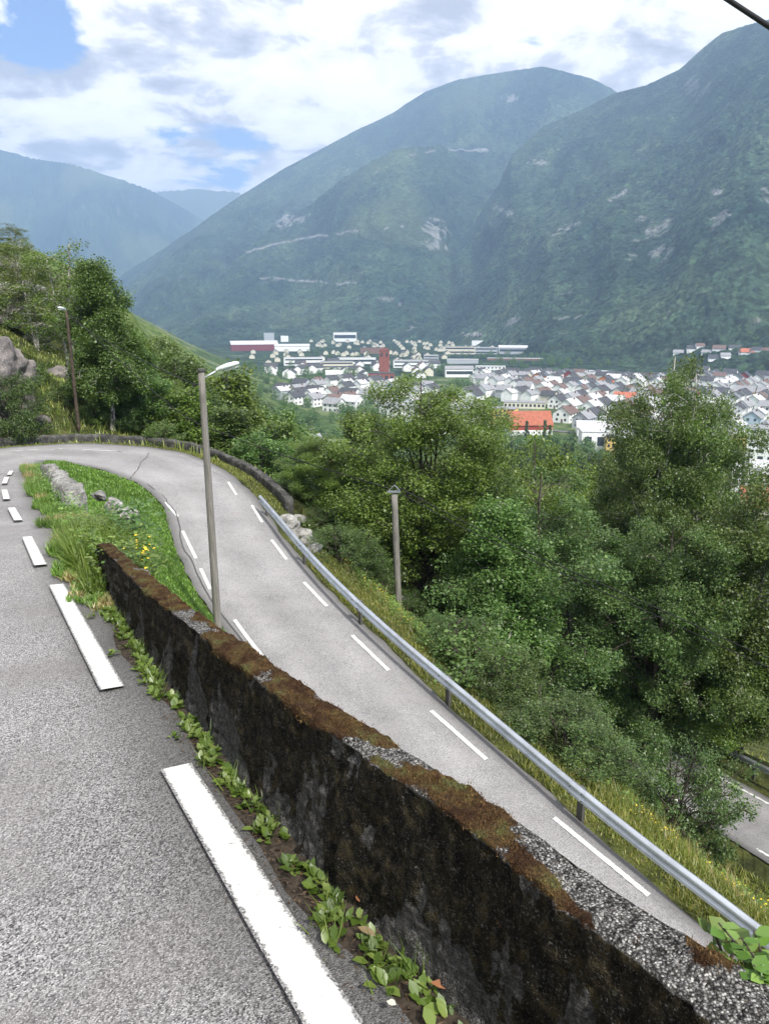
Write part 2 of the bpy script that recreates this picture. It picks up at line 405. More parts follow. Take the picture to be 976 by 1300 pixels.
def mountains(x, y):
    r = np.hypot(x, y); az = np.arctan2(x, y); z = np.full(x.shape, FLOOR); idx = np.zeros(x.shape, int)
    rbv = np.interp(az, RBX, RBV)
    for k, m in enumerate(MOUNT):
        sel = (r > 850) & (az > m['az'][0]-.02) & (az < m['az'][-1]+.5)
        if not sel.any(): continue
        a = az[sel]; rr_ = r[sel]; xx = x[sel]; yy = y[sel]
        te = np.interp(a, m['az'], m['te'])
        te = np.minimum(te, te)                       # crest line
        rb = rbv[sel] if m['rb'] is None else m['rb']
        if m['rb'] is None and k == 4: rb = rb+60
        cr = m['rr']*(1+.10*vnoise(a*9, a*0, m['seed']))
        if k == 5: cr = np.minimum(cr, rb+760)
        top = te*cr-FLOOR
        fade = sstep(m['az'][0]-.02, m['az'][0]+.06, a)
        u = (rr_-rb)/(cr-rb)
        body = np.where(u < 1, np.clip(u, 0, 1)**m['pw'], 1-.55*np.clip(u-1, 0, 2))
        env = np.clip(np.minimum(u*3.5, (1-u)*4), 0, 1)
        g1 = fbm(a*m['rr']/420, rr_/1300, 5, m['seed'], .52)
        g2 = -np.abs(fbm(a*m['rr']/300+fbm(xx/500, yy/500, 2, 5)*.8, rr_/900, 4, m['seed']+5))+.25
        g3 = fbm(xx/160, yy/160, 4, m['seed']+9)
        zz = FLOOR + top*np.clip(body, -.1, 1) + env*m['gul']*(.9*g1+1.0*g2)*1.0 + env*m['gul']*.15*g3
        zz = np.where(u < 0, FLOOR-5, zz)
        zz = FLOOR + (zz-FLOOR)*fade
        cur = z[sel]; ii = idx[sel]
        up = zz > cur; cur = np.where(up, zz, cur); ii = np.where(up, k+1, ii)
        z[sel] = cur; idx[sel] = ii
    return z, idx
def base_land(x, y):
    r = np.hypot(x, y)
    z = np.full(x.shape, FLOOR)
    near = r < 1700
    t = tps(x[near], y[near])
    t = t + (fbm(x[near]/14, y[near]/14, 4, 77)*1.0 + fbm(x[near]/70, y[near]/70, 3, 78)*2.5)*sstep(45, 140, r[near])*sstep(FLOOR+1, FLOOR+12, t)
    w = sstep(1700, 1200, r[near])
    t = FLOOR+(t-FLOOR)*w
    z[near] = np.maximum(t, FLOOR + .4*fbm(x[near]/60, y[near]/60, 2, 5))
    mz, idx = mountains(x, y)
    idx = np.where(mz > z+.01, idx, 0)
    return np.maximum(z, mz), idx
def near_carve(x, y, z):
    """x,y,z 1-D arrays within ~75 m: roads, verges and the island cut into the base land"""
    road = inpoly(x, y, POLY_ROAD); r3 = inpoly(x, y, POLY_R3); isl = inpoly(x, y, POLY_ISL); up = inpoly(x, y, POLY_UP)
    out = z.copy(); gr = np.zeros(len(x))
    for i in range(len(x)):
        X, Y = x[i], y[i]
        if isl[i] and not road[i]:
            co, j, dw = KW.find((X, Y, 0)); c2, j2, dl = KLI.find((X, Y, 0))
            tw = -14+39*j/119.
            zw = zu(WOUT[j][1])-.25
            d4 = 1/(((LIN[::3, 0]-X)**2+(LIN[::3, 1]-Y)**2)**2+1e-4); ll = float((LIN[::3, 2]*d4).sum()/d4.sum())
            steep = sstep(9.5, 4, tw)                       # near the camera a tall retaining wall
            zw = zw*(1-steep)+(ll+1.2)*steep
            s = dw/(dw+dl+1e-6); s = s**.85
            s = s*s*(3-2*s)*.45+s*.55
            out[i] = zw*(1-s)+(ll-.04)*s + .05*math.sin(X*7)*math.sin(Y*5.3)*min(1, dl*1.5)
            gr[i] = 2
            continue
        if road[i] or r3[i]:
            near = KR.find_n((X, Y, 0), 3); w = [1/(d+.02) for _, _, d in near]
            out[i] = sum(ROADP[j][2]*ww for (_, j, _), ww in zip(near, w))/sum(w) - .07; gr[i] = 1; continue
        if up[i]:
            out[i] = zu(Y)-.01; gr[i] = 1; continue
        co, j, d = KR.find((X, Y, 0))
        zr = ROADP[j][2]
        if d < 7:
            w = max(0, min(1, (d-1.1)/2.8)); w = w*w*(3-2*w)
            edge_z = zr-.03-.10*d
            if X > -6 and Y < 27 and -13.5 < zr < -6: edge_z = zr-.03-.10*min(d, .6)-.55*max(0, d-.6); w = max(0, min(1, (d-1.4)/2.4))
            out[i] = edge_z*(1-w)+z[i]*w
    return out, gr
def land(x, y):
    """height at single points or arrays"""
    x = np.atleast_1d(np.asarray(x, float)); y = np.atleast_1d(np.asarray(y, float))
    z, _ = base_land(x, y)
    s = (np.hypot(x, y) < 72)
    if s.any(): z[s], _ = near_carve(x[s], y[s], z[s])
    return z
def land1(x, y): return float(land(x, y)[0])

# ---- one polar sheet round the camera, out to the far ranges ----
fine = np.arange(-34.5, 34.51, .085); rest = np.concatenate([np.arange(34.5+1.5, 360-34.5, 1.5)])
ang = np.radians(np.concatenate([fine, rest]))
rad = np.concatenate([np.geomspace(.4, 60, 330)[:-1], np.geomspace(60, 900, 210)[:-1], np.arange(900, 2400, 5.), np.arange(2400, 5000, 10.), np.arange(5000, 10600, 45.)])
A_, R_ = np.meshgrid(ang, rad)
GX = (np.sin(A_)*R_).ravel(); GY = (np.cos(A_)*R_).ravel()
GZ, GI = base_land(GX, GY)
rr = np.hypot(GX, GY)
sel = np.where(rr < 72)[0]
GR = np.zeros(len(GX))
GZ[sel], GR[sel] = near_carve(GX[sel], GY[sel], GZ[sel])
# clip the distant sector behind the viewer to plain hills
# canopy relief of the far woods
infov = (np.abs(np.arctan2(GX, GY)) < R(35))
f = (GI > 0) & infov
cell = np.where(GI >= 5, 10.0, 17.0)
wv = worley(GX/cell, GY/cell, 3)
slope_forest = sstep(FLOOR+2, FLOOR+10, GZ)*sstep(900, 500, GZ)
dens = sstep(-.35, .15, fbm(GX/120, GY/120, 3, 91))*.7+.3
GZ = GZ + np.where(f, (1-np.clip(wv, 0, 1)**1.6)*np.where(GI >= 5, 7.5, 9.0)*slope_forest*dens, 0)
# bare rock mask: steep gullies, named scars
rockm = np.zeros(len(GX))
az = np.arctan2(GX, GY); tel = GZ/np.maximum(rr, 1)
def pxof(az_, te_):
    rx = np.tan(az_); dz = -te_/np.cos(az_)      # for fwd=1
    dep = CP - SP*(-dz)*-1                        # CP*1 - SP*z , z=-dz
    dep = CP + SP*dz; dn = CP*dz - SP
    return 488+F*rx/dep, 650+F*dn/dep
PXg, PYg = pxof(az, tel)
nz = fbm(GX/55, GY/55, 5, 101, .6); nz2 = fbm(az*900, rr/260, 4, 103, .6); nz4 = fbm(GX/17, GY/17, 3, 105, .6)
mt = GI > 0
def scar(cx, cy, rx, ry, ang_=0, th=.15, amt=1):
    ca, sa = math.cos(R(ang_)), math.sin(R(ang_))
    dx = PXg-cx; dy = PYg-cy; u = (dx*ca+dy*sa)/rx; v = (-dx*sa+dy*ca)/ry
    w = np.clip(1-(u*u+v*v), 0, 1)
    return np.where(mt, sstep(th, th+.25, nz*.8+nz4*.9+w*1.1-.66+nz2*.2)*(w > 0)*amt*.75, 0)
for a in ((552, 300, 26, 36, 0), (370, 280, 34, 11, -10), (720, 288, 30, 9, -25), (640, 268, 18, 6, 20), (905, 243, 14, 6, 0), (610, 190, 18, 4, 0), (883, 110, 26, 26, 30, .3, .6),
          (780, 250, 26, 5, -30), (648, 124, 18, 8, 10), (650, 408, 16, 8, -20), (915, 280, 30, 12, -40, .3, .7), (525, 412, 14, 8, -50), (600, 425, 34, 5, 0), (720, 405, 30, 8, -10, .35, .8),
          (970, 240, 10, 50, 0, .3, .6), (680, 207, 20, 5, 0), (150, 250, 60, 5, 15, .4, .5), (500, 380, 60, 20, 0, .45, .7), (830, 300, 60, 60, 0, .52, .7)):
    rockm = np.maximum(rockm, scar(*a))
rockm = np.maximum(rockm, np.where(mt, sstep(.52, .7, nz*.9+nz2*.35)*.4, 0))
def roadline(pts, w=1.1):
    global rockm
    P = np.array(pts, float)
    yl = np.interp(PXg, P[:, 0], P[:, 1]); inside = (PXg > P[0, 0]) & (PXg < P[-1, 0]) & mt
    d = np.abs(PYg-yl+1.2*vnoise(PXg/9, PXg*0, 8)); rockm = np.maximum(rockm, np.where(inside & (vnoise(PXg/14, PXg*0, 5) > -.45), sstep(w+.7, w*.35, d)*.9, 0))
roadline([(300, 322), (340, 313), (380, 303), (440, 295), (512, 287)]); roadline([(330, 353), (380, 356), (430, 360), (452, 359)], .8); roadline([(520, 196), (560, 190), (612, 191)], .6)
tone = np.where(GI >= 5, .0, 0)
tone = np.clip(.48+.36*fbm(GX/230, GY/230, 5, 111, .55)+.25*nz, 0, 1)
sunny = np.zeros(len(GX))                         # meadow and birch scrub: paler, yellower cover
sunny = np.where(mt, sstep(.1, .5, fbm(GX/420, GY/420, 3, 131)), 0)*np.where(GI >= 5, .05, .22)
sunny = np.maximum(sunny, np.where(GI == 1, sstep(0, .5, fbm(GX/600, GY/600, 4, 132))*.6, 0))
sunny = np.maximum(sunny, np.where(GI == 2, .5, 0)); 
sunny = np.maximum(sunny, np.where((GI == 0) & (GX < -20), sstep(85, 130, rr)*sstep(FLOOR+4, FLOOR+20, GZ), 0))
low = sstep(-5, 25, fbm(GX/20, GY/20, 3, 55)*30)
def groundmat(kind):
    t = NT(kind); g = t.geo()
    if kind == 'near_ground':
        n = t.noise(g, 1.3, 7, .65); r = t.ramp(n, 0, [(.3, (.025, .028, .012)), (.45, (.05, .058, .02)), (.6, (.095, .105, .03)), (.75, (.13, .115, .06))])
        n2 = t.noise(g, 26, 4, .7); r2 = t.ramp(n2, 0, [(.3, .5), (.7, 1.4)]); m = t.mix(1, 0, r, 0, r2, 0, 'MULTIPLY')
        a = t.attr('grassy'); su = t.attr('sunny'); mn_ = t.noise(g, .30, 8, .78); mr_ = t.ramp(mn_, 0, [(.38, (.025, .05, .016)), (.46, (.065, .105, .028)), (.56, (.125, .165, .045)), (.62, (.22, .22, .18)), (.66, (.06, .09, .03))])
        ms_ = t.mix(su, 2, m, 2, mr_, 0); m2 = t.mix(a, 2, ms_, 2, (.055, .10, .02), 0); t.color(m2, 2)
        t.bump(n2, 0, .7, .05)
    elif kind == 'valley_ground':
        n = t.noise(g, .03, 6, .6); r = t.ramp(n, 0, [(.35, (.035, .06, .022)), (.5, (.07, .11, .035)), (.58, (.12, .16, .05)), (.66, (.17, .165, .155))])
        n2 = t.noise(g, .25, 5, .7); r2 = t.ramp(n2, 0, [(.35, .55), (.65, 1.25)]); m = t.mix(1, 0, r, 0, r2, 0, 'MULTIPLY'); t.color(m, 2)
    else:
        to = t.attr('tone'); r = t.ramp(to, 2, [(.25, (.012, .026, .017)), (.5, (.027, .048, .026)), (.8, (.058, .083, .040))]); vc = t.vor(g, .07); vcr = t.ramp(vc, 'Color', [(.1, .25), (.9, 2.1)])
        v = t.noise(g, .09, 4, .7); r2 = t.ramp(v, 0, [(.35, .62), (.65, 1.4)]); m_ = t.mix(1, 0, r, 0, r2, 0, 'MULTIPLY'); m = t.mix(.8, 0, m_, 2, vcr, 0, 'MULTIPLY')
        su = t.attr('sunny'); m1 = t.mix(su, 2, m, 2, (.125, .15, .06), 0)
        rk = t.attr('rock'); nr = t.noise(g, .05, 6, .75); rr2 = t.ramp(nr, 0, [(.3, (.10, .10, .10)), (.7, (.38, .37, .36))])
        m2 = t.mix(rk, 2, m1, 2, rr2, 0); t.color(m2, 2); vb = t.vor(g, .11); bb = t.math('SUBTRACT', v, 0, vb, 0); t.bump(bb, 0, 1, 5)
    t.b.inputs['Specular IOR Level'].default_value = .1; t.b.inputs['Roughness'].default_value = .95
    return t.m
for k in ('near_ground', 'valley_ground', 'mountain_cover'): M[k] = groundmat(k)
NA = len(ang)
def ringmesh(name, i0, i1, mat):
    ids = np.arange(i0*NA, (i1+1)*NA); v = np.stack([GX[ids], GY[ids], GZ[ids]], 1)
    i, j = np.meshgrid(np.arange(i1-i0), np.arange(NA), indexing='ij'); j2 = (j+1) % NA
    q = np.stack([i*NA+j, (i+1)*NA+j, (i+1)*NA+j2, i*NA+j2], -1).reshape(-1, 4)
    me = npmesh(name, v, [q[:, ::-1]], mat, True, dict(tone=tone[ids], rock=rockm[ids], sunny=sunny[ids], grassy=(GR[ids] == 2)*1.0))
    o = obj(name, me); o['kind'] = 'structure'; return o
i60 = int(np.searchsorted(rad, 380)); i900 = int(np.searchsorted(rad, 930))
ringmesh('hillside_ground', 0, i60, M['near_ground'])
ringmesh('valley_floor', i60, i900, M['valley_ground'])
ringmesh('mountains', i900, len(rad)-1, M['mountain_cover'])

# ---- roads ----
def roadmesh(name, A, B, mat, m=11, lift=.0):
    ts = np.linspace(0, 1, m); n_ = len(A)
    v = (A[:, None]*(1-ts)[None, :, None]+B[:, None]*ts[None, :, None])
    ed = np.repeat((np.abs(ts-.5) > .46).astype(float)[None], n_, 0)*.8
    w = fbm(v[..., 0]*1.2, v[..., 1]*1.2, 3, 8)
    v[:, 0, :2] += (v[:, 0, :2]-v[:, 1, :2])*.25*w[:, 0:1]; v[:, -1, :2] += (v[:, -1, :2]-v[:, -2, :2])*.25*w[:, -1:]
    v[..., 2] += lift
    v = v.reshape(-1, 3)
    i, j = np.meshgrid(np.arange(n_-1), np.arange(m-1), indexing='ij')
    q = np.stack([i*m+j, i*m+j+1, (i+1)*m+j+1, (i+1)*m+j], -1).reshape(-1, 4)
    sk0 = np.arange(n_)*m; 
    me = npmesh(name, v, [q], mat, True, dict(edge=ed.ravel(), acr=np.repeat(ts[None], n_, 0).ravel()))
    if me.polygons[0].normal.z < 0: me.flip_normals()
    o = obj(name, me); o['kind'] = 'structure'; return o
k1 = iU+24
def dens_(P, n): 
    return catmull(P, n)
roadmesh('upper_road', RI[:k1+1], RO[:k1+1], M['asphalt_up'])
roadmesh('lower_road', RI[k1:], RO[k1:], M['asphalt_low'])
o3 = roadmesh('road_below', R3N, R3F, M['asphalt_low'])
# ---- paint: dashes ----
def rz_at(x, y):
    near = KR.find_n((x, y, 0), 4); w = [1/(d+.01) for _, _, d in near]
    return sum(ROADP[j][2]*ww for (_, j, _), ww in zip(near, w))/sum(w)
paint_v = []; paint_f = []; paint_e = []
def dash(p, q, w, zf=None, seg=None):
    p = np.array(p[:2]); q = np.array(q[:2]); L = np.linalg.norm(q-p); d = (q-p)/L; nrm = np.array((-d[1], d[0]))
    seg = seg or max(3, int(L/.1)); b = len(paint_v)
    for k in range(seg+1):
        c = p+d*L*k/seg
        for s in (-1, 1):
            e = c+nrm*s*(w/2*1.16); paint_e.append(s)
            paint_v.append((e[0], e[1], (zf(e[1]) if zf else rz_at(*e))+(.009)))
    for k in range(seg): paint_f.append((b+2*k, b+2*k+1, b+2*k+3, b+2*k+2))
def hu(y): return zu(y)
ud = [((446, 1340), (224, 975)), ((143, 875), (72, 743)), ((52, 718), (35, 682)), ((24, 661), (15, 645)), ((9, 634), (6, 622)), ((6, 614), (9, 606)), ((12, 603), (15, 598))]
for a, b in ud:
    dash(ground_u(*a), ground_u(*b), .104, lambda y: zu(y)+.0)
ur_ = [((823, 1138), (703, 1040)), ((617, 966), (547, 904)), ((493, 852), (447, 807)), ((415, 770), (386, 740)), ((364, 712), (345, 688)), ((333, 667), (320, 645))]
for a, b in ur_: dash(ground_l(*a), ground_l(*b), .10)
def on_road(x, y):
    H = 6.
    for _ in range(30):
        p = at_H(x, y, H); H = .5*H+.5*-rz_at(p[0], p[1])
    return at_H(x, y, H)
for a, b in [((335, 836), (298, 787)), ((267, 748), (255, 722)), ((249, 709), (232, 674)), ((226, 656), (211, 638)), ((300, 628), (290, 612)), ((160, 574), (105, 571)), ((80, 570), (66, 571)), ((48, 571), (36, 571.5)), ((30, 572), (12, 573))]:
    dash(on_road(*a), on_road(*b), .10)
# dashes further along, outside the frame
for k in range(1, 4):
    p = np.array(ground_l(823, 1138))[:2]+np.array((.546, -.838))*(2.1*2*k-.2); dash(p, p+np.array((.546, -.838))*2.1, .10)
def along(Nn, Ff, fr, L=2.2, G=2.2):
    P = Nn*(1-fr)+Ff*fr; s = np.concatenate([[0], np.cumsum(np.linalg.norm(np.diff(P[:, :2], axis=0), axis=1))]); t = .6
    while t+L < s[-1]:
        a = [np.interp(t, s, P[:, i]) for i in (0, 1)]; b = [np.interp(t+L, s, P[:, i]) for i in (0, 1)]; dash(a, b, .10); t += L+G
along(R3N, R3F, .1); along(R3N, R3F, .9, 6, .8)
pm = bpy.data.meshes.new('road_markings'); pm.from_pydata(paint_v, [], paint_f); pm.materials.append(M['paint']); at_ = pm.attributes.new('pe', 'FLOAT', 'POINT'); at_.data.foreach_set('value', np.array(paint_e, np.float32))
sl = []; sf = []
def dark_strip(P, w=.035):
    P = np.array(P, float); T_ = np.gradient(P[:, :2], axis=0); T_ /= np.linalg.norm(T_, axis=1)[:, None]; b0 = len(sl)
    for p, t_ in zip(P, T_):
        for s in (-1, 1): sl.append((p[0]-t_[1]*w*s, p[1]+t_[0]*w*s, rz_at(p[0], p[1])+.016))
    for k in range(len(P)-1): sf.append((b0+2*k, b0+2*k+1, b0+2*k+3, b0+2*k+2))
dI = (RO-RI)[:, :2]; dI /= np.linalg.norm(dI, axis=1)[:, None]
kI = np.arange(16*16, len(RI)-20); dark_strip(np.column_stack([RI[kI, :2]+dI[kI]*(.28+.05*vnoise(kI/5., kI*0., 4))[:, None], RI[kI, 2]]), .018)
a_ = np.array(on_road(165, 612)); b_ = np.array(on_road(190, 575)); qs = np.linspace(0, 1, 30); dark_strip(np.column_stack([a_[0]+(b_[0]-a_[0])*qs+.04*vnoise(qs*9, qs*0, 3), a_[1]+(b_[1]-a_[1])*qs, qs*0]), .014)  # dark line added on the bend's asphalt, standing in for a stay wire
sm_ = bpy.data.meshes.new('road_seam_and_wire_line'); sm_.from_pydata(sl, [], sf); sm_.materials.append(plain('tar_and_wire_line', (.07, .068, .068), .8)); obj('road_seam_and_wire_line', sm_)['kind'] = 'structure'
po = obj('road_markings', pm); po['kind'] = 'structure'
# ================= mossy parapet beside the upper road =================
def unp_h(x, y, h):
    r, f, d = ray(x, y); s = (1.36-h)/(d-.145*f); X, Y = r*s, f*s
    return X*NX+Y*NY, -X*NY+Y*NX
def hprof(t): return np.interp(t, [.5, 2, 3, 4, 5, 7, 9], [.445, .455, .43, .39, .36, .33, .32])
def line_at(pix):
    o = []
    for x, y in pix:
        h = .5
        for _ in range(8):
            c, t = unp_h(x, y, h); h = float(hprof(t))
        o.append((t, c))
    o.sort(); return np.array(o)
LI = line_at([(900, 1300), (816, 1231), (731, 1170), (600, 1062), (500, 990), (400, 920), (294, 844), (251, 811), (202, 766), (173, 741), (134, 702)])
LO = line_at([(976, 1258), (877, 1200), (781, 1135), (688, 1070), (600, 1012), (520, 962), (450, 918), (360, 858), (317, 823), (280, 801), (253, 784), (222, 758), (188, 729), (147, 702)])
def smooth_c(Lx, t):
    sl = (Lx[2, 1]-Lx[0, 1])/(Lx[2, 0]-Lx[0, 0]); y = np.interp(t, Lx[:, 0], Lx[:, 1]) + np.where(t < Lx[0, 0], (t-Lx[0, 0])*max(-.12, min(sl, 0)), 0)
    k = np.ones(9)/9; return np.convolve(np.pad(y, 4, mode='edge'), k, 'valid')
ts = [-3.0]
while ts[-1] < 8.6: ts.append(ts[-1]+.0075*max(1.0, abs(ts[-1]-.2)*.8+.6))
ts = np.array(ts)
cbase = np.interp(ts, [-3, 0, 1.12, 1.65, 2.22, 3.04, 4.2, 5, 9], [.95, .86, .79, .71, .675, .64, .60, .59, .55])
cin = np.maximum(smooth_c(LI, ts), cbase+.012)+.008; cout = np.maximum(smooth_c(LO, ts), cin+.095)
hh = hprof(ts)*sstep(7.9, 6.2, ts)
yy = lambda c, t: c*NY+t*.889
prof_v = []                      # (fraction, kind) kind 0 inner face, 1 top, 2 outer face
for k in range(58): prof_v.append((k/58., 0))
for k in range(22): prof_v.append((k/22., 1))
for k in range(18): prof_v.append((k/17., 2))
NV = len(prof_v); Vw = np.zeros((len(ts), NV, 3)); mossA = np.zeros((len(ts), NV)); darkA = np.zeros((len(ts), NV))
zb = np.array([zu(yy(c, t)) for c, t in zip(cbase, ts)])
for j, (fr, kd_) in enumerate(prof_v):
    if kd_ == 0:
        c = cbase-.02 + (cin-cbase+.02)*fr; c = c - .03*math.exp(-(fr*6)**2); z = zb-.06+(hh+.06)*fr; a = z*1.0; nrm = (-1, 0)
    elif kd_ == 1:
        c = cin+(cout-cin)*fr; z = zb+hh+.008*math.sin(math.pi*fr); nrm = (0, 1)
    else:
        c = cout+.05*fr; z = zb+hh-(fr**1.5)*(hh+2.2); nrm = (1, 0)
    s_ = ts; q = (j*.009)
    n1 = fbm(s_*6, np.full_like(s_, q*6), 4, 61); n2 = fbm(s_*38, np.full_like(s_, q*38), 3, 62)
    cush = 1-np.clip(worley(s_*13, np.full_like(s_, q*13), 63), 0, 1)
    big = fbm(s_*2.6, np.full_like(s_, q*2.2), 3, 66)
    if kd_ == 0:
        hf = fr + .14*big
        m = sstep(.97, 1.08, hf)*sstep(-.12, .12, fbm(s_*2.6, s_*0+.52*2.2, 3, 66)*.9+n1*.65+.05-.36*sstep(1.6, .7, s_)+.12*sstep(2.5, 6, s_))
        dk = sstep(.20, .34, fr+.30*fbm(s_*6, s_*0+q*.9, 4, 67))*sstep(-.16, .04, fbm(s_*5.5+3, np.full_like(s_, q*2.2), 5, 68, .6)+.02+.30*sstep(.5, .85, fr)); dk = np.maximum(dk, .9*sstep(.3, .5, fbm(s_*16, np.full_like(s_, q*9), 3, 70)+.12))
        amp = .022*n1+.008*n2+.018*m*cush+.022*dk*np.maximum(0, fbm(s_*22, np.full_like(s_, q*9), 3, 69))
    elif kd_ == 1:
        edge = 1-abs(fr*2-1)
        m = sstep(-.12, .12, big*.9+n1*.65+.20-.34*sstep(1.4, .6, s_)+.12*sstep(2.5, 6, s_)); dk = m*0
        amp = .008*n1+.005*n2+m*(.013*cush**.7+.002)*(.5+1.1*np.clip(fbm(s_*19, np.full_like(s_, q*19), 3, 71)+.5, 0, 1))
    else:
        m = 0*s_+.2*sstep(.3, 0, fr); dk = sstep(.1, .4, n1+.3); amp = .012*n1+.004*n2
    c = c+amp*nrm[0]; z = z+amp*nrm[1]
    if kd_ == 1 and fr < .12: c = c-amp*.6
    if kd_ == 0 and fr > .92: z = z+amp*.6
    Vw[:, j, 0] = c*NX-ts*NY; Vw[:, j, 1] = c*NY+ts*.889; Vw[:, j, 2] = z; mossA[:, j] = m; darkA[:, j] = dk
def parapet_mat():
    t = NT('mossy_concrete'); g = t.geo()
    ag = t.vor(g, 210); r0 = t.ramp(ag, 'Color', [(.15, (.05, .048, .045)), (.5, (.27, .255, .24)), (.8, (.72, .70, .66))]); agd = t.ramp(ag, 0, [(.34, 1.0), (.68, .28)]); r = t.mix(1, 0, r0, 0, agd, 0, 'MULTIPLY')
    n = t.noise(g, 30, 4, .6); rr_ = t.ramp(n, 0, [(.3, .45), (.7, 1.35)]); m0 = t.mix(1, 0, r, 2, rr_, 0, 'MULTIPLY')
    gn = t.n('ShaderNodeNewGeometry'); sp = t.n('ShaderNodeSeparateXYZ'); t.l(gn, 'Normal', sp, 0)
    fc = t.ramp(sp, 2, [(.25, 1), (.75, 0)])
    fn = t.noise(g, 55, 6, .75); plain_ = t.ramp(fn, 0, [(.30, (.020, .020, .018)), (.50, (.085, .082, .076)), (.72, (.26, .255, .24))])
    m1 = t.mix(fc, 0, m0, 2, plain_, 0)
    dk = t.attr('dark'); dn = t.noise(g, 22, 5, .7); dr = t.ramp(dn, 0, [(.36, (.006, .006, .005)), (.50, (.020, .017, .011)), (.62, (.055, .043, .022)), (.75, (.085, .085, .036))])
    spk = t.noise(g, 140, 3, .8); spr = t.ramp(spk, 0, [(.57, 0), (.66, 1)]); dsp = t.mix(spr, 0, dr, 0, (.15, .145, .13), 0)
    def crisp(at, amp, sc, lo, hi):
        nn = t.noise(g, sc, 6, .75); q = t.math('ADD', at, 2, t.math('MULTIPLY', t.math('SUBTRACT', nn, 0, .5), 0, amp), 0); mr = t.n('ShaderNodeMapRange'); mr.inputs[1].default_value = lo; mr.inputs[2].default_value = hi; t.l(q, 0, mr, 0); return mr
    m2 = t.mix(crisp(dk, 2.4, 26, .50, .70), 0, m1, 2, dsp, 2)
    mo = t.attr('moss'); mn = t.noise(g, 9, 5, .65); mc = t.ramp(mn, 0, [(.28, (.028, .014, .008)), (.42, (.070, .036, .017)), (.54, (.115, .074, .030)), (.64, (.125, .125, .045))])
    mf = t.noise(g, 130, 3, .7); mfr = t.ramp(mf, 0, [(.3, .4), (.7, 1.5)]); mc2 = t.mix(1, 0, mc, 0, mfr, 0, 'MULTIPLY')
    m3 = t.mix(crisp(mo, 2.8, 30, .40, .56), 0, m2, 2, mc2, 2); t.color(m3, 2)
    bn = t.math('ADD', t.math('ADD', fn, 0, mf, 0), 0, t.math('MULTIPLY', agd, 0, .5), 0); t.bump(bn, 0, 1.0, .016); t.b.inputs['Roughness'].default_value = .92; t.b.inputs['Specular IOR Level'].default_value = .12
    return t.m
M['parapet'] = parapet_mat()
def grid_faces(a, b):
    i, j = np.meshgrid(np.arange(a-1), np.arange(b-1), indexing='ij')
    return np.stack([i*b+j, (i+1)*b+j, (i+1)*b+j+1, i*b+j+1], -1).reshape(-1, 4)
me = npmesh('parapet_wall', Vw.reshape(-1, 3), [grid_faces(len(ts), NV), np.array([np.arange(NV)[::-1]+0]), np.array([np.arange(NV)+(len(ts)-1)*NV])], M['parapet'], True, dict(moss=mossA.ravel(), dark=darkA.ravel()))
PAR = tag(obj('parapet_wall', me), 'low concrete parapet with brown moss on top and black-stained face beside the upper road', 'wall')

# ---- tapered templates scattered with numpy ----
def rotmats(yaw, pitch, roll):
    cy, sy, cp, sp, cr, sr = np.cos(yaw), np.sin(yaw), np.cos(pitch), np.sin(pitch), np.cos(roll), np.sin(roll)
    Rz = np.zeros((len(yaw), 3, 3)); Rz[:, 0, 0] = cy; Rz[:, 0, 1] = -sy; Rz[:, 1, 0] = sy; Rz[:, 1, 1] = cy; Rz[:, 2, 2] = 1
    Rx = np.zeros_like(Rz); Rx[:, 0, 0] = 1; Rx[:, 1, 1] = cp; Rx[:, 1, 2] = -sp; Rx[:, 2, 1] = sp; Rx[:, 2, 2] = cp
    Ry = np.zeros_like(Rz); Ry[:, 1, 1] = 1; Ry[:, 0, 0] = cr; Ry[:, 0, 2] = sr; Ry[:, 2, 0] = -sr; Ry[:, 2, 2] = cr
    return Rz @ Rx @ Ry
def scatter(tv, tf, pos, yaw, pitch, roll, scale):
    """copies of a template; returns v, faces list (list of arrays by face size)"""
    tv = np.asarray(tv, float); n_ = len(pos); Mx = rotmats(yaw, pitch, roll)
    sc = scale if scale.ndim == 2 else np.repeat(scale[:, None], 3, 1)
    v = np.einsum('nij,nkj->nki', Mx, tv[None]*sc[:, None, :])+pos[:, None, :]
    fs = []
    for f in tf:
        f = np.asarray(f); fs.append((f[None]+(np.arange(n_)*len(tv))[:, None, None]).reshape(-1, f.shape[1]))
    return v.reshape(-1, 3), fs
def merge(parts):
    vs = []; fs = {}; b = 0
    for v, f in parts:
        vs.append(v)
        for a in f: fs.setdefault(a.shape[1], []).append(a+b)
        b += len(v)
    return np.concatenate(vs), [np.concatenate(x) for x in fs.values()]
BLADE_V = [(-.5, 0, 0), (.5, 0, 0), (.36, .12, .55), (-.36, .12, .55), (0, .42, 1)]; BLADE_F = [[(0, 1, 2, 3)], [(3, 2, 4)]]
LEAF_V = [(0, 0, 0), (.32, .35, .06), (.30, .68, .04), (0, 1, -.08), (-.30, .68, .04), (-.32, .35, .06), (0, .5, -.03)]
LEAF_F = [[(0, 1, 2, 6), (6, 2, 3, 4), (0, 6, 4, 5)]]
QUAD_V = [(0, 0, 0), (.38, .45, .05), (0, 1, 0), (-.38, .45, .05)]; QUAD_F = [[(0, 1, 2, 3)]]
U = rng.uniform
def grassmesh(name, P, hgt, wid, mat, lean=.45):
    n_ = len(P); s = np.stack([wid*U(.6, 1.4, n_), hgt*U(.8, 1.2, n_), hgt*U(.5, 1.3, n_)], 1)
    v, f = scatter(BLADE_V, BLADE_F, P, U(0, 6.283, n_), U(-lean, lean*.6, n_), U(-.3, .3, n_), s)
    return npmesh(name, v, f, mat, True)
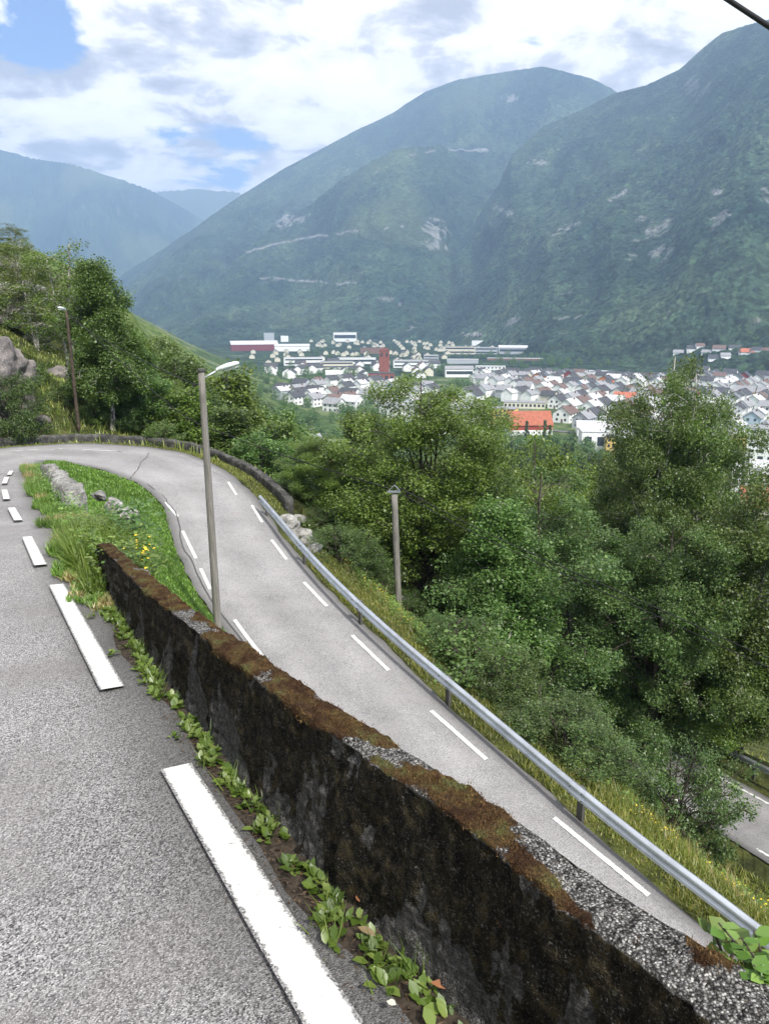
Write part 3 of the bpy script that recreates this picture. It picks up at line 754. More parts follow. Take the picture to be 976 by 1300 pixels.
def samp(poly, n_, seed=0):
    g = np.random.default_rng(seed); a = np.array([p[:2] for p in poly]); lo = a.min(0); hi = a.max(0); out = []
    cnt = 0
    while cnt < n_:
        q = g.uniform(lo, hi, (n_*2, 2)); q = q[inpoly(q[:, 0], q[:, 1], poly)]; out.append(q); cnt += len(q)
    return np.concatenate(out)[:n_]
def onland(q): return np.column_stack([q, land(q[:, 0], q[:, 1])])

# ---- moss fuzz on the parapet's crown (belongs to the wall) ----
mi, mj = np.where((mossA > .5) & (np.arange(NV)[None] >= 50) & (np.arange(NV)[None] < 80))
near = ts[mi] < 5; mi, mj = mi[near], mj[near]
prob = (U(0, 1, len(mi)) < .9) & (fbm(ts[mi]*24, mj*.009*24, 3, 88) > -.12); mi, mj = mi[prob], mj[prob]
P = np.repeat(Vw[mi, mj], 4, 0)+rng.normal(0, .005, (len(mi)*4, 3))*np.array([1, 1, .2]); P[:, 2] -= .003
n_ = len(P); sc = .7+.25*P[:, 1]
v, f = scatter(BLADE_V, BLADE_F, P, U(0, 6.283, n_), U(-.6, .6, n_), U(-.5, .5, n_), np.stack([.0022*sc, .0075*U(.4, 1.4, n_), .0065*U(.4, 1.4, n_)], 1))
def mossmat():
    t = NT('moss_tufts'); g = t.geo(); mn = t.noise(g, 9, 5, .65); mc = t.ramp(mn, 0, [(.28, (.035, .017, .008)), (.42, (.095, .047, .018)), (.54, (.155, .09, .03)), (.66, (.15, .15, .042))])
    gi = t.n('ShaderNodeNewGeometry'); r = t.ramp(gi, 'Random Per Island', [(0, .5), (1, 1.4)]); m = t.mix(1, 0, mc, 0, r, 0, 'MULTIPLY'); t.color(m, 2); return t.m
obj('moss', npmesh('moss', v, f, mossmat()), PAR)['kind'] = 'stuff'

# ================= guardrails =================
def offset_line(pts):
    return catmull(pts, 10)
WPROF = [(a_, b_*.88) for a_, b_ in [(.0, -.158), (.01, -.155), (.072, -.122), (.086, -.10), (.086, -.075), (.068, -.052), (.008, -.02), (.002, 0), (.008, .02), (.068, .052), (.086, .075), (.086, .10), (.072, .122), (.01, .155), (.0, .158)]]
def wbeam(P, side, z0):
    """P polyline on the ground, side: which way the ridges face"""
    P = np.array(P); m = len(WPROF); n_ = len(P); T = np.gradient(P[:, :2], axis=0); T /= np.linalg.norm(T, axis=1)[:, None]
    Nn = np.stack([-T[:, 1], T[:, 0]], 1)*side; out = []
    for th in (0, -.006):
        for q, h in WPROF:
            out.append(np.column_stack([P[:, :2]+Nn*(q+th), P[:, 2]+z0+h+0*T[:, 0]]))
    V = np.stack(out, 1); k = V.shape[1]; F_ = []
    for i in range(n_-1):
        for j in range(m-1):
            a = i*k+j; b = (i+1)*k+j; F_.append((a, b, b+1, a+1)); a += m; b += m; F_.append((a, a+1, b+1, b))
        for j in (0, m-1):
            a = i*k+j; b = (i+1)*k+j; F_.append((a, a+m, b+m, b))
    me = npmesh('beam', V.reshape(-1, 3), [np.array(F_)], M['galv'], True); return me, Nn
def guardrail(P, side, z0, label, bolts, g=None, spacing=4.0):
    root = empty('guardrail', tuple(P[0])); o0 = np.array(P[0]); Pl = np.array(P)-o0
    tag(root, label, 'guardrail')
    me, Nn = wbeam(Pl, side, z0); obj('beam', me, root)
    s = np.concatenate([[0], np.cumsum(np.linalg.norm(np.diff(Pl[:, :2], axis=0), axis=1))]); k = .4; pme = None; bme = None
    while k < s[-1]:
        p = np.array([np.interp(k, s, Pl[:, i]) for i in range(3)]); n_ = np.array([np.interp(k, s, Nn[:, i]) for i in range(2)])
        if pme is None:
            mb = MB(); mb.box((0, 0, z0/2-.3), (.07, .13, z0+.75)); mb.box((.055, 0, z0), (.05, .10, .16)); pme = mb.mesh('post', M['galv_post'])
        po_ = obj('post', pme, root, (p[0]-n_[0]*.085, p[1]-n_[1]*.085, p[2])); po_.rotation_euler = (0, 0, math.atan2(n_[1], n_[0]))
        if bolts and k+.3 < s[-1]:
            for dx in (-.14, .14):
                for dz in (-.077, .077):
                    if bme is None: mb = MB(); mb.tube([(-.012, 0, 0), (.010, 0, 0)], .013, 6); bme = mb.mesh('bolt', M['dark_metal'])
                    b_ = obj('bolt', bme, root, (p[0]-n_[1]*dx+n_[0]*.096, p[1]+n_[0]*dx+n_[1]*.096, p[2]+z0+dz)); b_.rotation_euler = (0, 0, math.atan2(n_[1], n_[0]))
        if bolts and .6 < k < s[-1]-.6:
            kk_ = np.linspace(k-.17, k+.17, 4); sp_ = np.stack([np.interp(kk_, s, Pl[:, i]) for i in range(3)], 1); sp_[:, :2] += n_*.007
            sm2, _ = wbeam(sp_, side, z0); obj('splice', sm2, root)
        k += spacing
    return root
cl = [(331, 633), (352, 657), (380, 692), (411, 726), (439, 752), (474, 786), (509, 817), (544, 845), (579, 876), (631, 918), (646, 937-6), (715, 990), (769, 1035), (831, 1085), (908, 1142), (976, 1190)]
RP = []
for x, y in cl:
    if (x, y) == (646, 931): continue
    r, f, d = ray(x, y); s = (9.2+1.35-.60)/(d+.135*f); RP.append((r*s, f*s, -d*s-.60))
for k in range(1, 5): RP.append((RP[-1][0]+.546*2.2, RP[-1][1]-.838*2.2, zl(RP[-1][1]-.838*2.2)))
RP = np.array(RP); 
for _ in range(2): RP[2:-1] = RP[2:-1]*.5+.25*(RP[1:-2]+RP[3:])      # steady line, kink kept at the start
RAIL = catmull(RP, 8)
guardrail(RAIL, -1, .60, 'long galvanised steel guardrail along the outer edge of the lower road', 1)
R3R = []
for i in range(len(R3F)):
    d = (R3F[i]-R3N[i])[:2]; d /= np.linalg.norm(d); R3R.append((R3F[i][0]+d[0]*.7, R3F[i][1]+d[1]*.7, R3F[i][2]))
guardrail(np.array(R3R[8:]), -1, .60, 'grey guardrail beyond the lowest road, seen through a gap in the trees at right', 0)

# ================= low stone wall round the outside of the bend =================
def offs(P, Q, i0, i1, d, step=1):
    out = []
    for i in range(i0, i1, step):
        v = (P[i]-Q[i])[:2]; v /= np.linalg.norm(v); out.append((P[i][0]+v[0]*d, P[i][1]+v[1]*d, P[i][2]))
    return np.array(out)
LW = offs(RO, RI, 16*12+3, 16*17+12, .95)
def lowwall(P, w, h, name, label, cat, mat, jag=.03, seed=1):
    n_ = len(P); T = np.gradient(P[:, :2], axis=0); T /= np.linalg.norm(T, axis=1)[:, None]; Nn = np.stack([-T[:, 1], T[:, 0]], 1)
    sec = [(-w/2, -.6), (-w/2, 0), (-w/2-.01, h*.5), (-w/2, h*.93), (-w/2+.03, h), (0, h+.01), (w/2-.03, h), (w/2, h*.9), (w/2, 0), (w/2, -1.4)]
    V = np.zeros((n_, len(sec), 3)); s = np.arange(n_)
    for j, (a, b) in enumerate(sec):
        q = jag*fbm(s*.9, s*0+j*1.7, 3, seed)
        V[:, j, :2] = P[:, :2]+Nn*(a+q[:, None]); V[:, j, 2] = P[:, 2]+b+(jag*1.4*fbm(s*.7, s*0+j*.6, 3, seed+4) if b > 0 else 0)
    m = len(sec); me = npmesh(name, V.reshape(-1, 3), [grid_faces(n_, m), np.array([np.arange(m)]), np.array([np.arange(m)[::-1]+(n_-1)*m])], mat)
    return tag(obj(name, me), label, cat)
M['lowwall'] = rockmat('dark_weathered_wall', [(.018, .018, .017), (.05, .048, .044), (.13, .125, .115), (.2, .2, .18)], 2.5)
lowwall(LW, .28, .27, 'low_wall', 'low dark stone guard wall curving round the outside of the hairpin bend', 'wall', M['lowwall'], .05)

# ruined lichen-covered piece of parapet further down the upper road
tt = np.linspace(12.2, 19.5, 60); P = np.array([(*wl(.85-.02*math.sin(t), t), zu(.85*NY+t*.889)) for t in tt])
lowwall(P, .30, .34, 'ruined_wall', 'short lichen-covered stretch of broken wall in the weeds near the bend', 'wall', M['whiterock'], .09, 9)

# ================= rocks =================
def rockmesh(name, size, seed, mat, sub=4, rough=.28, block=.5):
    import bmesh
    bm = bmesh.new(); bmesh.ops.create_icosphere(bm, subdivisions=sub, radius=1)
    co = np.array([v.co[:] for v in bm.verts]); g = np.random.default_rng(seed)
    for _ in range(9):                                        # cut planes make it angular
        nn = g.normal(size=3); nn /= np.linalg.norm(nn); d = g.uniform(.55, .85); k = co@nn; over = np.maximum(0, k-d); co -= over[:, None]*nn[None]*(1-block*.15)
    q = co*1.7+seed*3.1
    dsp = rough*fbm(q[:, 0]+q[:, 2]*.7, q[:, 1]-q[:, 2]*.6, 5, seed)+.08*fbm(q[:, 0]*4, q[:, 2]*4, 3, seed+3)
    co *= (1+dsp)[:, None]; co *= np.array(size)[None]
    fs = np.array([[v.index for v in f_.verts] for f_ in bm.faces]); bm.free()
    return npmesh(name, co, [fs], mat)
def rock(name, px_, py_, D, size, seed, label, mat='rock', sink=.3, cat='rock', rz=0, sub=4, group=None, z=None):
    x, y, zz = at_d(px_, py_, D); zg = land1(x, y) if z is None else z
    o = obj(name, rockmesh(name, size, seed, M[mat], sub), None, (x, y, zg+size[2]*(1-sink)-size[2]*.35)); o.rotation_euler = (0, 0, rz)
    return tag(o, label, cat, group)
rock('cliff_rock', -22, 520, 39, (2.5, 2.4, 3.0), 11, 'tall streaked grey cliff of rock at the left edge behind the bend', sub=6)
rock('boulder', 2, 455, 41, (1.0, 1.0, .8), 12, 'rounded pinkish boulder on top of the grey cliff at the left edge', sub=5, z=-2.7)
for i, (a, b, D, s, l) in enumerate([(24, 372, 66, 2.2, 'uppermost pale stone on the bare scree at the left edge'), (8, 350, 70, 1.7, 'small stone above the others in the scree at the left edge'),
        (36, 398, 60, 1.6, 'rightmost stone of the scree on the left slope'), (14, 405, 60, 1.9, 'lowest stone of the scree on the left slope'), (80, 488, 48, 1.3, 'pale boulder at the foot of the white-stemmed birch'),
        (54, 545, 38.6, .5, 'small pale stone beside the road behind the bend'), (186, 470, 56, 1.2, 'grey boulder behind the dark birch')]):
    rock('boulder', a, b, D, (s, s*.8, s*.6), 20+i, l, 'rock' if i else 'whiterock')
g = np.random.default_rng(4)
for i, (a, b, D) in enumerate([(366, 660, 25.5), (372, 671, 25), (381, 682, 24.5), (391, 694, 24), (399, 707, 23.4), (377, 664, 26)]):
    rock('pale_boulder', a, b, D, (.30+.12*g.random(), .27, .22), 40+i, f'{["topmost", "second highest", "third highest", "fourth highest", "lowest", "outermost"][i]} of six pale boulders just outside the upper end of the guardrail', 'whiterock', cat='rock', sub=3)
for i, (a, b, D) in enumerate([(520, 778, 27.6), (530, 790, 27.2), (514, 792, 26.6)]):
    rock('pale_boulder', a, b, D, (.55, .5, .45), 50+i, ['upper pale boulder beside the foot of the utility pole', 'pale boulder between utility pole and dark tree trunk', 'lower pale boulder beside the foot of the utility pole'][i], 'whiterock', sub=3)
def isl_pt(px_, py_):
    D = 10.
    for _ in range(40):
        p = at_d(px_, py_, D); z = land1(p[0], p[1])
        D = D*.7+.3*(D*z/p[2])
    return p
for i, (a, b, s) in enumerate([(84, 625, .55), (97, 640, .6), (110, 655, .6), (205, 732, .32), (220, 748, .3), (192, 722, .3)]):
    t_ = {84: 14.6, 97: 12.6, 110: 11.0, 205: 5.2, 220: 4.5, 192: 5.9}[a]; c_ = 1.45 if i < 3 else .86
    x, y = wl(c_, t_); z = zu(y)+(.02 if i < 3 else .12)
    o = obj('ledge_stone', rockmesh('ledge_stone', (s*.24, s*.6, s*.17), 60+i, M['whiterock'], 4), None, (x, y, z)); o.rotation_euler = (0, 0, .45)
    tag(o, ['farthest', 'middle', 'nearest', 'middle', 'nearest', 'farthest'][i]+(' of three white lichened stones on the grass island far from the mossy wall' if i < 3 else ' of three pale stones against the back of the mossy wall'), 'rock')

# ================= poles, lamps, wires =================
def pole(name, base, top, r0, r1, label, cat, bury=.5, mat='polewood'):
    root = empty(name, base); b = Vector(base); t_ = Vector(top)-b; d = t_.normalized()
    mb = MB(); mb.tube([-d*bury]+[t_*k/10 for k in range(11)], [r0]+[r0+(r1-r0)*k/10 for k in range(11)], 16)
    mb.build('pole', M[mat], root, True); tag(root, label, cat); return root, t_
def lamp_head(root, p, dirv, L=.62, s=1.0):
    d = Vector(dirv).normalized(); up = Vector((0, 0, 1)); side = d.cross(up).normalized(); u2 = side.cross(d)
    secs = [(0, .045, .05), (.10, .06, .06), (.22, .085, .075), (.5, .11, .085), (.8, .105, .075), (.95, .07, .05), (1, .02, .02)]
    vs = []; fs = []; n_ = 12
    for q, w_, h_ in secs:
        for k in range(n_):
            a = 2*math.pi*k/n_; hz = h_*math.sin(a); hz = hz if hz > 0 else hz*.45
            vs.append(Vector(p)+d*L*q+side*w_*s*math.cos(a)+u2*hz*s)
    for i in range(len(secs)-1):
        for k in range(n_): a = i*n_+k; b = i*n_+(k+1) % n_; fs.append((a, b, b+n_, a+n_))
    fs += [tuple(range(n_)), tuple((len(secs)-1)*n_+k for k in range(n_))[::-1]]
    mb = MB(); mb.add(vs, fs); sh = mb.build('lamp_shell', M['lamp_shell'], root, True)
    mb = MB(); vs = []
    for q, w_ in ((.3, .075), (.5, .095), (.8, .09), (.92, .05)):
        for sx in (-1, 1): vs.append(Vector(p)+d*L*q+side*w_*s*sx-u2*.045*s)
    for q, w_ in ((.34, .055), (.5, .07), (.8, .065), (.9, .03)):
        for sx in (-1, 1): vs.append(Vector(p)+d*L*q+side*w_*s*sx-u2*.075*s)
    fs = []
    for i in range(3):
        a = 2*i; fs += [(8+a, 8+a+1, 8+a+3, 8+a+2), (a, 8+a, 8+a+2, a+2), (a+1, a+3, 8+a+3, 8+a+1)]
    fs += [(0, 1, 9, 8), (6, 14, 15, 7)]
    mb.add(vs, fs); mb.build('lamp_lens', M['lamp_glass'], root); return sh
D1 = 17.9
b1 = at_d(277, 800, D1); b1 = (b1[0], b1[1], b1[2]); tp1 = at_d(255.5, 470, D1-.1)
root, tv = pole('street_lamp', b1, tp1, .100, .074, 'grey wooden street lamp pole with a pale lamp head, standing between the two roads', 'street lamp')
cap = MB(); cap.tube([tv-Vector((0, 0, .02)), tv+Vector((0, 0, .03))], .10, 16); cap.build('pole_cap', M['galv_post'], root)
hd = Vector(at_d(275.5, 470, D1-.1))-Vector(b1); he = Vector(at_d(304, 461, D1-.2))-Vector(b1); st = tv-Vector((0, 0, .24))
mb = MB(); mb.tube([st, st+(hd-st)*.3+Vector((0, 0, .02)), hd+(he-hd)*.06], .02, 8); mb.build('arm', M['galv'], root, True)
lamp_head(root, hd, he-hd, (he-hd).length, 1.02)
mb = MB(); br = Vector(at_d(246, 487.5, D1))-Vector(b1); pb = tv-Vector((0, 0, .33)); mb.tube([pb, br], .014, 6); mb.tube([br, br-Vector((0, 0, .07))], .03, 8); mb.build('wire_bracket', M['dark_metal'], root)
# utility pole in the trees
b2 = at_d(507, 806, 24); t2 = at_d(500.5, 628, 23.9)
root2, tv2 = pole('utility_pole', b2, t2, .125, .10, 'bare grey utility pole with a small crossarm in front of the trees beyond the guardrail', 'utility pole')
mb = MB(); mb.box((tv2.x-.02, tv2.y, tv2.z+.10), (.44, .08, .06)); mb.build('crossarm', M['galv'], root2)
mb = MB(); mb.tube([tv2+Vector((-.2, 0, .12)), tv2+Vector((0, -.05, .34)), tv2+Vector((.2, 0, .12))], .018, 6); mb.build('wire_hoop', M['galv'], root2)
for sx in (-.2, .2):
    mb = MB(); mb.tube([tv2+Vector((sx, 0, .12)), tv2+Vector((sx, 0, .22))], .03, 8); mb.build('insulator', M['dark_metal'], root2)
# lamp on the slope behind the bend
b3 = at_d(100, 541, 38.3); t3 = at_d(84.5, 394, 38)
root3, tv3 = pole('street_lamp', b3, t3, .085, .06, 'brown wooden street lamp pole with a small white lamp, among the birches behind the bend', 'street lamp', .5, 'brownpole')
p3 = Vector(at_d(82, 392.5, 38))-Vector(b3); e3 = Vector(at_d(73, 390.5, 37.6))-Vector(b3)
mb = MB(); mb.tube([tv3-Vector((0, 0, .1)), p3+Vector((.05, 0, .05))], .025, 6); mb.build('arm', M['galv'], root3); lamp_head(root3, p3, e3-p3, .42, 1.0)
# small steel lamp below the guardrail
b4 = at_d(364, 705, 31); t4 = at_d(363.5, 640, 31)
root4 = empty('street_lamp', b4); tag(root4, 'thin dark steel street lamp whose pale head shows just above the bushes beyond the guardrail', 'street lamp')
tq = Vector(t4)-Vector(b4); mb = MB(); mb.tube([(0, 0, -1.5), tq], .045, 8); mb.build('pole', M['galv_post'], root4); lamp_head(root4, tq, Vector(at_d(379, 636, 31))-Vector(t4), .5, 1.1)
def wire(pts, rad_, label, sag=0, name='overhead_wire'):
    P = [Vector(p) for p in pts]; out = []
    if len(P) == 2:
        for k in range(25):
            q = k/24; p = P[0].lerp(P[1], q); p.z -= sag*4*q*(1-q); out.append(p)
    else: out = [Vector(p) for p in catmull(P, 8)]
    mb = MB(); mb.tube(out, rad_, 5); return tag(mb.build(name, M['cable'], None, True), label, 'wire')
wire([t3, at_d(219, 517, 33), at_d(300, 556, 29), at_d(362, 579, 27), (Vector(b2)+tv2+Vector((-.2, 0, .22)))], .019, 'thin dark wire sagging from the hillside lamp towards the utility pole')
wire([Vector(b2)+tv2+Vector((.2, 0, .22)), at_d(600, 668, 23.5), at_d(700, 714, 22.8), at_d(840, 775, 21.5), at_d(976, 836, 20.5), at_d(1150, 905, 19.5)], .016, 'upper of two black wires running right from the utility pole before the trees')
wire([Vector(b2)+tv2+Vector((.2, 0, .05)), at_d(600, 676, 23.5), at_d(700, 722, 22.8), at_d(840, 785, 21.5), at_d(976, 848, 20.5), at_d(1150, 918, 19.5)], .014, 'lower of two black wires running right from the utility pole before the trees')
wire([at_d(760, -110, 14), at_d(1180, 165, 11)], .035, 'thick black cable crossing the sky at the upper right corner', .02, 'overhead_cable')
wire([Vector(b1)+br, Vector(t3)+Vector((.1, 0, -.3))], .011, 'thin wire from the bracket of the near lamp pole to the hillside lamp', .15)
# ================= trees =================
def tubes(paths, rads, n):
    """many tapered tubes at once: paths list of (k,3)"""
    vs = []; fs = []; b = 0
    for P, r in zip(paths, rads):
        P = np.asarray(P, float); k = len(P); T = np.gradient(P, axis=0); T /= np.linalg.norm(T, axis=1)[:, None]+1e-9
        ref = np.where(np.abs(T[:, 2:3]) < .9, np.array([[0, 0, 1.]]), np.array([[1., 0, 0]]))
        u = np.cross(T, ref); u /= np.linalg.norm(u, axis=1)[:, None]; w = np.cross(T, u)
        a = np.arange(n)*2*np.pi/n
        V = P[:, None]+np.asarray(r)[:, None, None]*(u[:, None]*np.cos(a)[None, :, None]+w[:, None]*np.sin(a)[None, :, None])
        vs.append(V.reshape(-1, 3)); i, j = np.meshgrid(np.arange(k-1), np.arange(n), indexing='ij'); j2 = (j+1) % n
        fs.append(np.stack([i*n+j, i*n+j2, (i+1)*n+j2, (i+1)*n+j], -1).reshape(-1, 4)+b); b += k*n
    return np.concatenate(vs), [np.concatenate(fs)]
PROFILES = dict(
    oval=lambda h: np.sqrt(np.clip(1-(2*h-.86)**2/1.3, 0, 1)),
    birch=lambda h: np.clip(h/.22, 0, 1)**.7*np.clip((1-h), 0, 1)**.62*1.15,
    column=lambda h: np.clip(h/.15, 0, 1)**.6*np.clip((1-h)/.55, 0, 1)**.7,
    bush=lambda h: np.sqrt(np.clip(1-(h-.35)**2/.46, 0, 1)),
    cone=lambda h: np.clip((1-h), 0, 1)**.9+.03)
def make_tree(name, seed, H, Rr, base=.18, profile='oval', limbs=40, twigs=9, leaves=60000, leaf=.09, cl=.34, droop=.1, tr=.16, bark='bark', mat='leaf', stems=1, rise=.55, wob=.25, fill=.35):
    g = np.random.default_rng(seed); pf = PROFILES[profile]
    paths = []; rads = []; cent = []; cw = []
    st_ = []
    for s in range(stems):
        a = g.uniform(0, 6.28); sp = 0 if stems == 1 else Rr*.28*g.uniform(.5, 1.2); hs = H*(1 if s == 0 else g.uniform(.78, .95)); k = 9
        q = np.linspace(0, 1, k); wx = np.cumsum(g.normal(0, .035*H/8, k)); wy = np.cumsum(g.normal(0, .035*H/8, k)); wx -= wx[0]; wy -= wy[0]
        P = np.stack([wx+math.cos(a)*sp*q**.8, wy+math.sin(a)*sp*q**.8, q*hs*.97-.35*(q == 0)], 1)
        paths.append(P); rads.append(tr*(1-.9*q)*(1+.5*np.exp(-q*14))*(1 if s == 0 else .75)+.008); st_.append((P, hs))
    amp = 1+wob*np.array([g.normal() for _ in range(12)])
    for i in range(limbs):
        P, hs = st_[i % stems]
        h = (i+g.uniform(0, 1))/limbs; z0 = H*(base+(1-base)*h*.97); 
        if z0 > hs*.97: z0 = hs*.95; h = (z0/H-base)/(1-base)
        az_ = i*2.39996+g.normal(0, .35); L = Rr*float(pf(h))*g.uniform(.72, 1.12)*float(np.clip(amp[int(az_ % 6.283/6.283*12)], .75, 1.3))
        L = max(L, .12*Rr)
        hb = z0-L*rise*g.uniform(.5, .9); hb = max(hb, H*base*.55); q0 = np.clip(hb/hs, 0, 1)
        s0 = np.array([np.interp(q0*hs, P[:, 2], P[:, c]) for c in (0, 1)]); r0 = tr*(1-.9*q0)*.45
        d = np.array((math.cos(az_), math.sin(az_))); t5 = np.linspace(0, 1, 6)
        ax = np.interp(z0, P[:, 2], P[:, 0]); ay = np.interp(z0, P[:, 2], P[:, 1])
        ex = ax+d[0]*L; ey = ay+d[1]*L
        lp = np.stack([s0[0]+(ex-s0[0])*t5, s0[1]+(ey-s0[1])*t5, hb+(z0-hb)*(1.6*t5-.6*t5**2)-droop*L*t5**2.5], 1)
        lp[1:-1] += g.normal(0, .04*L+.02, (4, 3)); paths.append(lp); rads.append(r0*(1-.85*t5)+.006)
        nt = max(2, int(twigs*(.5+L/Rr)))
        for k in range(nt):
            t_ = (g.uniform(fill, 1.02))**.8; c0 = np.array([np.interp(t_, t5, lp[:, c]) for c in range(3)])
            v = g.normal(0, 1, 3); v[:2] += d*.5; v[2] = v[2]*.6+.25-droop*1.2; v /= np.linalg.norm(v); tl = cl*g.uniform(.7, 1.9)
            c1 = c0+v*tl; cent.append(c1); cw.append(g.uniform(.5, 1.5)); 
            if len(paths) < 400: paths.append(np.stack([c0, (c0+c1)/2+g.normal(0, .02, 3), c1])); rads.append(np.array([.012, .008, .004])*max(1, leaf/.09))
    cent = np.array(cent); cw = np.array(cw); idx = g.choice(len(cent), leaves, p=cw/cw.sum())
    off = g.normal(0, 1, (leaves, 3)); off /= np.linalg.norm(off, axis=1)[:, None]; off *= (g.uniform(0, 1, leaves)**.42)[:, None]*cl*1.05
    off[:, 2] *= .78+droop; off[:, 2] -= droop*cl*g.uniform(0, 2.2, leaves)
    p = cent[idx]+off
    v, f = scatter(QUAD_V, QUAD_F, p, g.uniform(0, 6.283, leaves), g.normal(-.25-droop, .55, leaves), g.normal(0, .5, leaves), leaf*np.clip(g.lognormal(-.08, .30, leaves), .45, 1.7))
    cm = npmesh(name+'_crown', v, f, M[mat]); tv_, tf_ = tubes(paths, rads, 6); tm = npmesh(name+'_trunk', tv_, tf_, M[bark], True)
    return dict(t=tm, c=cm, H=H, R=Rr)
T = {}
T['ash'] = make_tree('ash', 1, 12, 3.2, .26, 'oval', 74, 10, 125000, .088, .46, .07, .14, 'bark', 'leaf_olive', 3, 1.25, .35)
T['dark'] = make_tree('dark', 2, 13, 4.0, .16, 'oval', 70, 9, 140000, .085, .46, .08, .18, 'bark', 'leaf_dark', 4, 1.15, .5, .25)
T['birch'] = make_tree('birch', 3, 15, 3.2, .14, 'birch', 84, 11, 115000, .10, .46, .30, .15, 'birch', 'leaf', 2, .95, .25)
T['tall'] = make_tree('tall', 13, 16, 3.5, .08, 'oval', 90, 9, 160000, .085, .42, .22, .15, 'birch', 'leaf', 2, 1.0, .28)
T['yellow'] = make_tree('yellow', 4, 12, 3.2, .2, 'oval', 60, 10, 60000, .13, .52, .05, .17, 'bark', 'leaf_yellow', 3, 1.2)
T['sparse'] = make_tree('sparse', 5, 11, 2.4, .35, 'birch', 44, 7, 17000, .095, .36, .25, .12, 'birch', 'leaf_olive', 2, .9, .3)
T['weep'] = make_tree('weep', 6, 11, 2.7, .24, 'birch', 74, 10, 80000, .11, .40, .38, .13, 'birch', 'leaf', 1, .5, .3)
T['bush'] = make_tree('bush', 7, 2.9, 1.8, .02, 'bush', 46, 9, 26000, .062, .22, .02, .05, 'bark', 'leaf_dark', 4, .9)
T['shrub'] = make_tree('shrub', 8, 1.8, 1.2, .02, 'bush', 26, 7, 7000, .075, .2, .02, .03, 'bark', 'leaf', 3, .9)
T['mid'] = [make_tree('mid', 10+k, 9, 2.7, .15, 'oval' if k % 2 else 'birch', 44, 8, 20000, .19, .55, .1, .13, 'bark', ('leaf', 'leaf_dark', 'leaf_olive', 'leaf')[k], 1, .6, .3) for k in range(4)]
T['far'] = [make_tree('far', 20+k, 8, 2.8, .12, 'oval', 30, 6, 3400, .46, .7, .05, .13, 'bark', ('leaf_dark', 'leaf', 'leaf_olive', 'leaf_dark')[k], 1, .6, .3) for k in range(4)]
T['spruce'] = make_tree('spruce', 30, 11, 1.35, .04, 'cone', 60, 4, 5200, .28, .3, .25, .12, 'bark', 'leaf_dark', 1, .0, .1)
TREES = []
ORD = ['first', 'second', 'third', 'fourth', 'fifth', 'sixth', 'seventh', 'eighth', 'ninth', 'tenth', 'eleventh', 'twelfth', 'thirteenth', 'fourteenth', 'fifteenth', 'sixteenth', 'seventeenth', 'eighteenth', 'nineteenth', 'twentieth']
def put_tree(name, pr, base, H, Rr, label, cat='tree', group=None, rz=None):
    root = empty(name, base, U(0, 6.28) if rz is None else rz); s = Rr/pr['R']; root.scale = (s, s, H/pr['H'])
    obj('trunk', pr['t'], root); obj('crown', pr['c'], root); TREES.append((root, base, H))
    return tag(root, label, cat, group)
def tree_px(pr, xpx, ytop, D, Rr, label, name='deciduous_tree', rz=None, cat='tree', x=None):
    X, Y, Zt = at_d(xpx, ytop, D); zb = land1(X, Y); Zt += .045*(Zt-zb)
    Zt = max(Zt, zb+(1.1 if cat == 'bush' else 3.6)); Rr = min(Rr, (Zt-zb)*(.75 if cat == 'bush' else .48))
    return put_tree(name, pr if isinstance(pr, dict) else pr, (X, Y, zb-.1), Zt-zb+.1, Rr, label, cat, None, rz)
tree_px(T['ash'], 545, 480, 29, 3.2, 'broad olive-green tree standing directly behind the utility pole', rz=1.0)
tree_px(T['tall'], 868, 462, 37, 3.7, 'tall twin-topped birch at right, its crown reaching above the houses', 'birch_tree', 2.2)
tree_px(T['tall'], 905, 478, 36, 3.4, 'second tall birch close against the right side of the twin-topped one', 'birch_tree', 4.4)
tree_px(T['tall'], 822, 540, 34, 2.8, 'shorter leafy birch leaning against the left side of the twin-topped one', 'birch_tree', .4)
tree_px(T['yellow'], 690, 566, 46, 3.6, 'yellow-green tree in front of the orange-roofed barn')
tree_px(T['yellow'], 770, 588, 50, 3.0, 'small yellow-green tree between the barn and the tall birch', rz=2.)
tree_px(T['weep'], 640, 640, 24.5, 2.3, 'smaller light-green tree at the left flank of the wide dark tree', rz=2.2)
tree_px(T['dark'], 700, 612, 27.5, 4.2, 'wide dark tree filling the middle of the slope right of the utility pole', rz=.4)
tree_px(T['dark'], 845, 655, 29, 3.4, 'dark spreading tree in front of the tall birch', rz=3.3)
tree_px(T['birch'], 985, 590, 31, 3.0, 'tall dark birch cut off by the right edge of the view', 'birch_tree', 4.)
tree_px(T['weep'], 462, 525, 35, 2.3, 'dark tree just left of the olive-green tree behind the utility pole', rz=4.)
tree_px(T['ash'], 600, 560, 33, 2.6, 'olive tree to the right of the utility pole and its big neighbour', rz=5.)
tree_px(T['ash'], 402, 612, 29.5, 1.9, 'small round green tree beyond the upper end of the guardrail', rz=2.)
tree_px(T['mid'][0], 455, 640, 31, 1.7, 'small tree between the round green tree and the utility pole')
tree_px(T['dark'], 600, 730, 33, 2.6, 'dark low tree in the shade behind the wide dark tree', rz=5.)
tree_px(T['ash'], 965, 760, 31, 2.4, 'dark leafy tree beside the far rail of the lowest road, at the right edge', 'birch_tree', 1.)
tree_px(T['bush'], 866, 938, 20.5, 1.7, 'round grey-green bush between the guardrail and the lowest road', 'bush', 1., 'bush')
B = lambda a, b, D, r, l, k='shrub', rz=None: tree_px(T[k], a, b, D, r, l, 'bush', rz, 'bush')
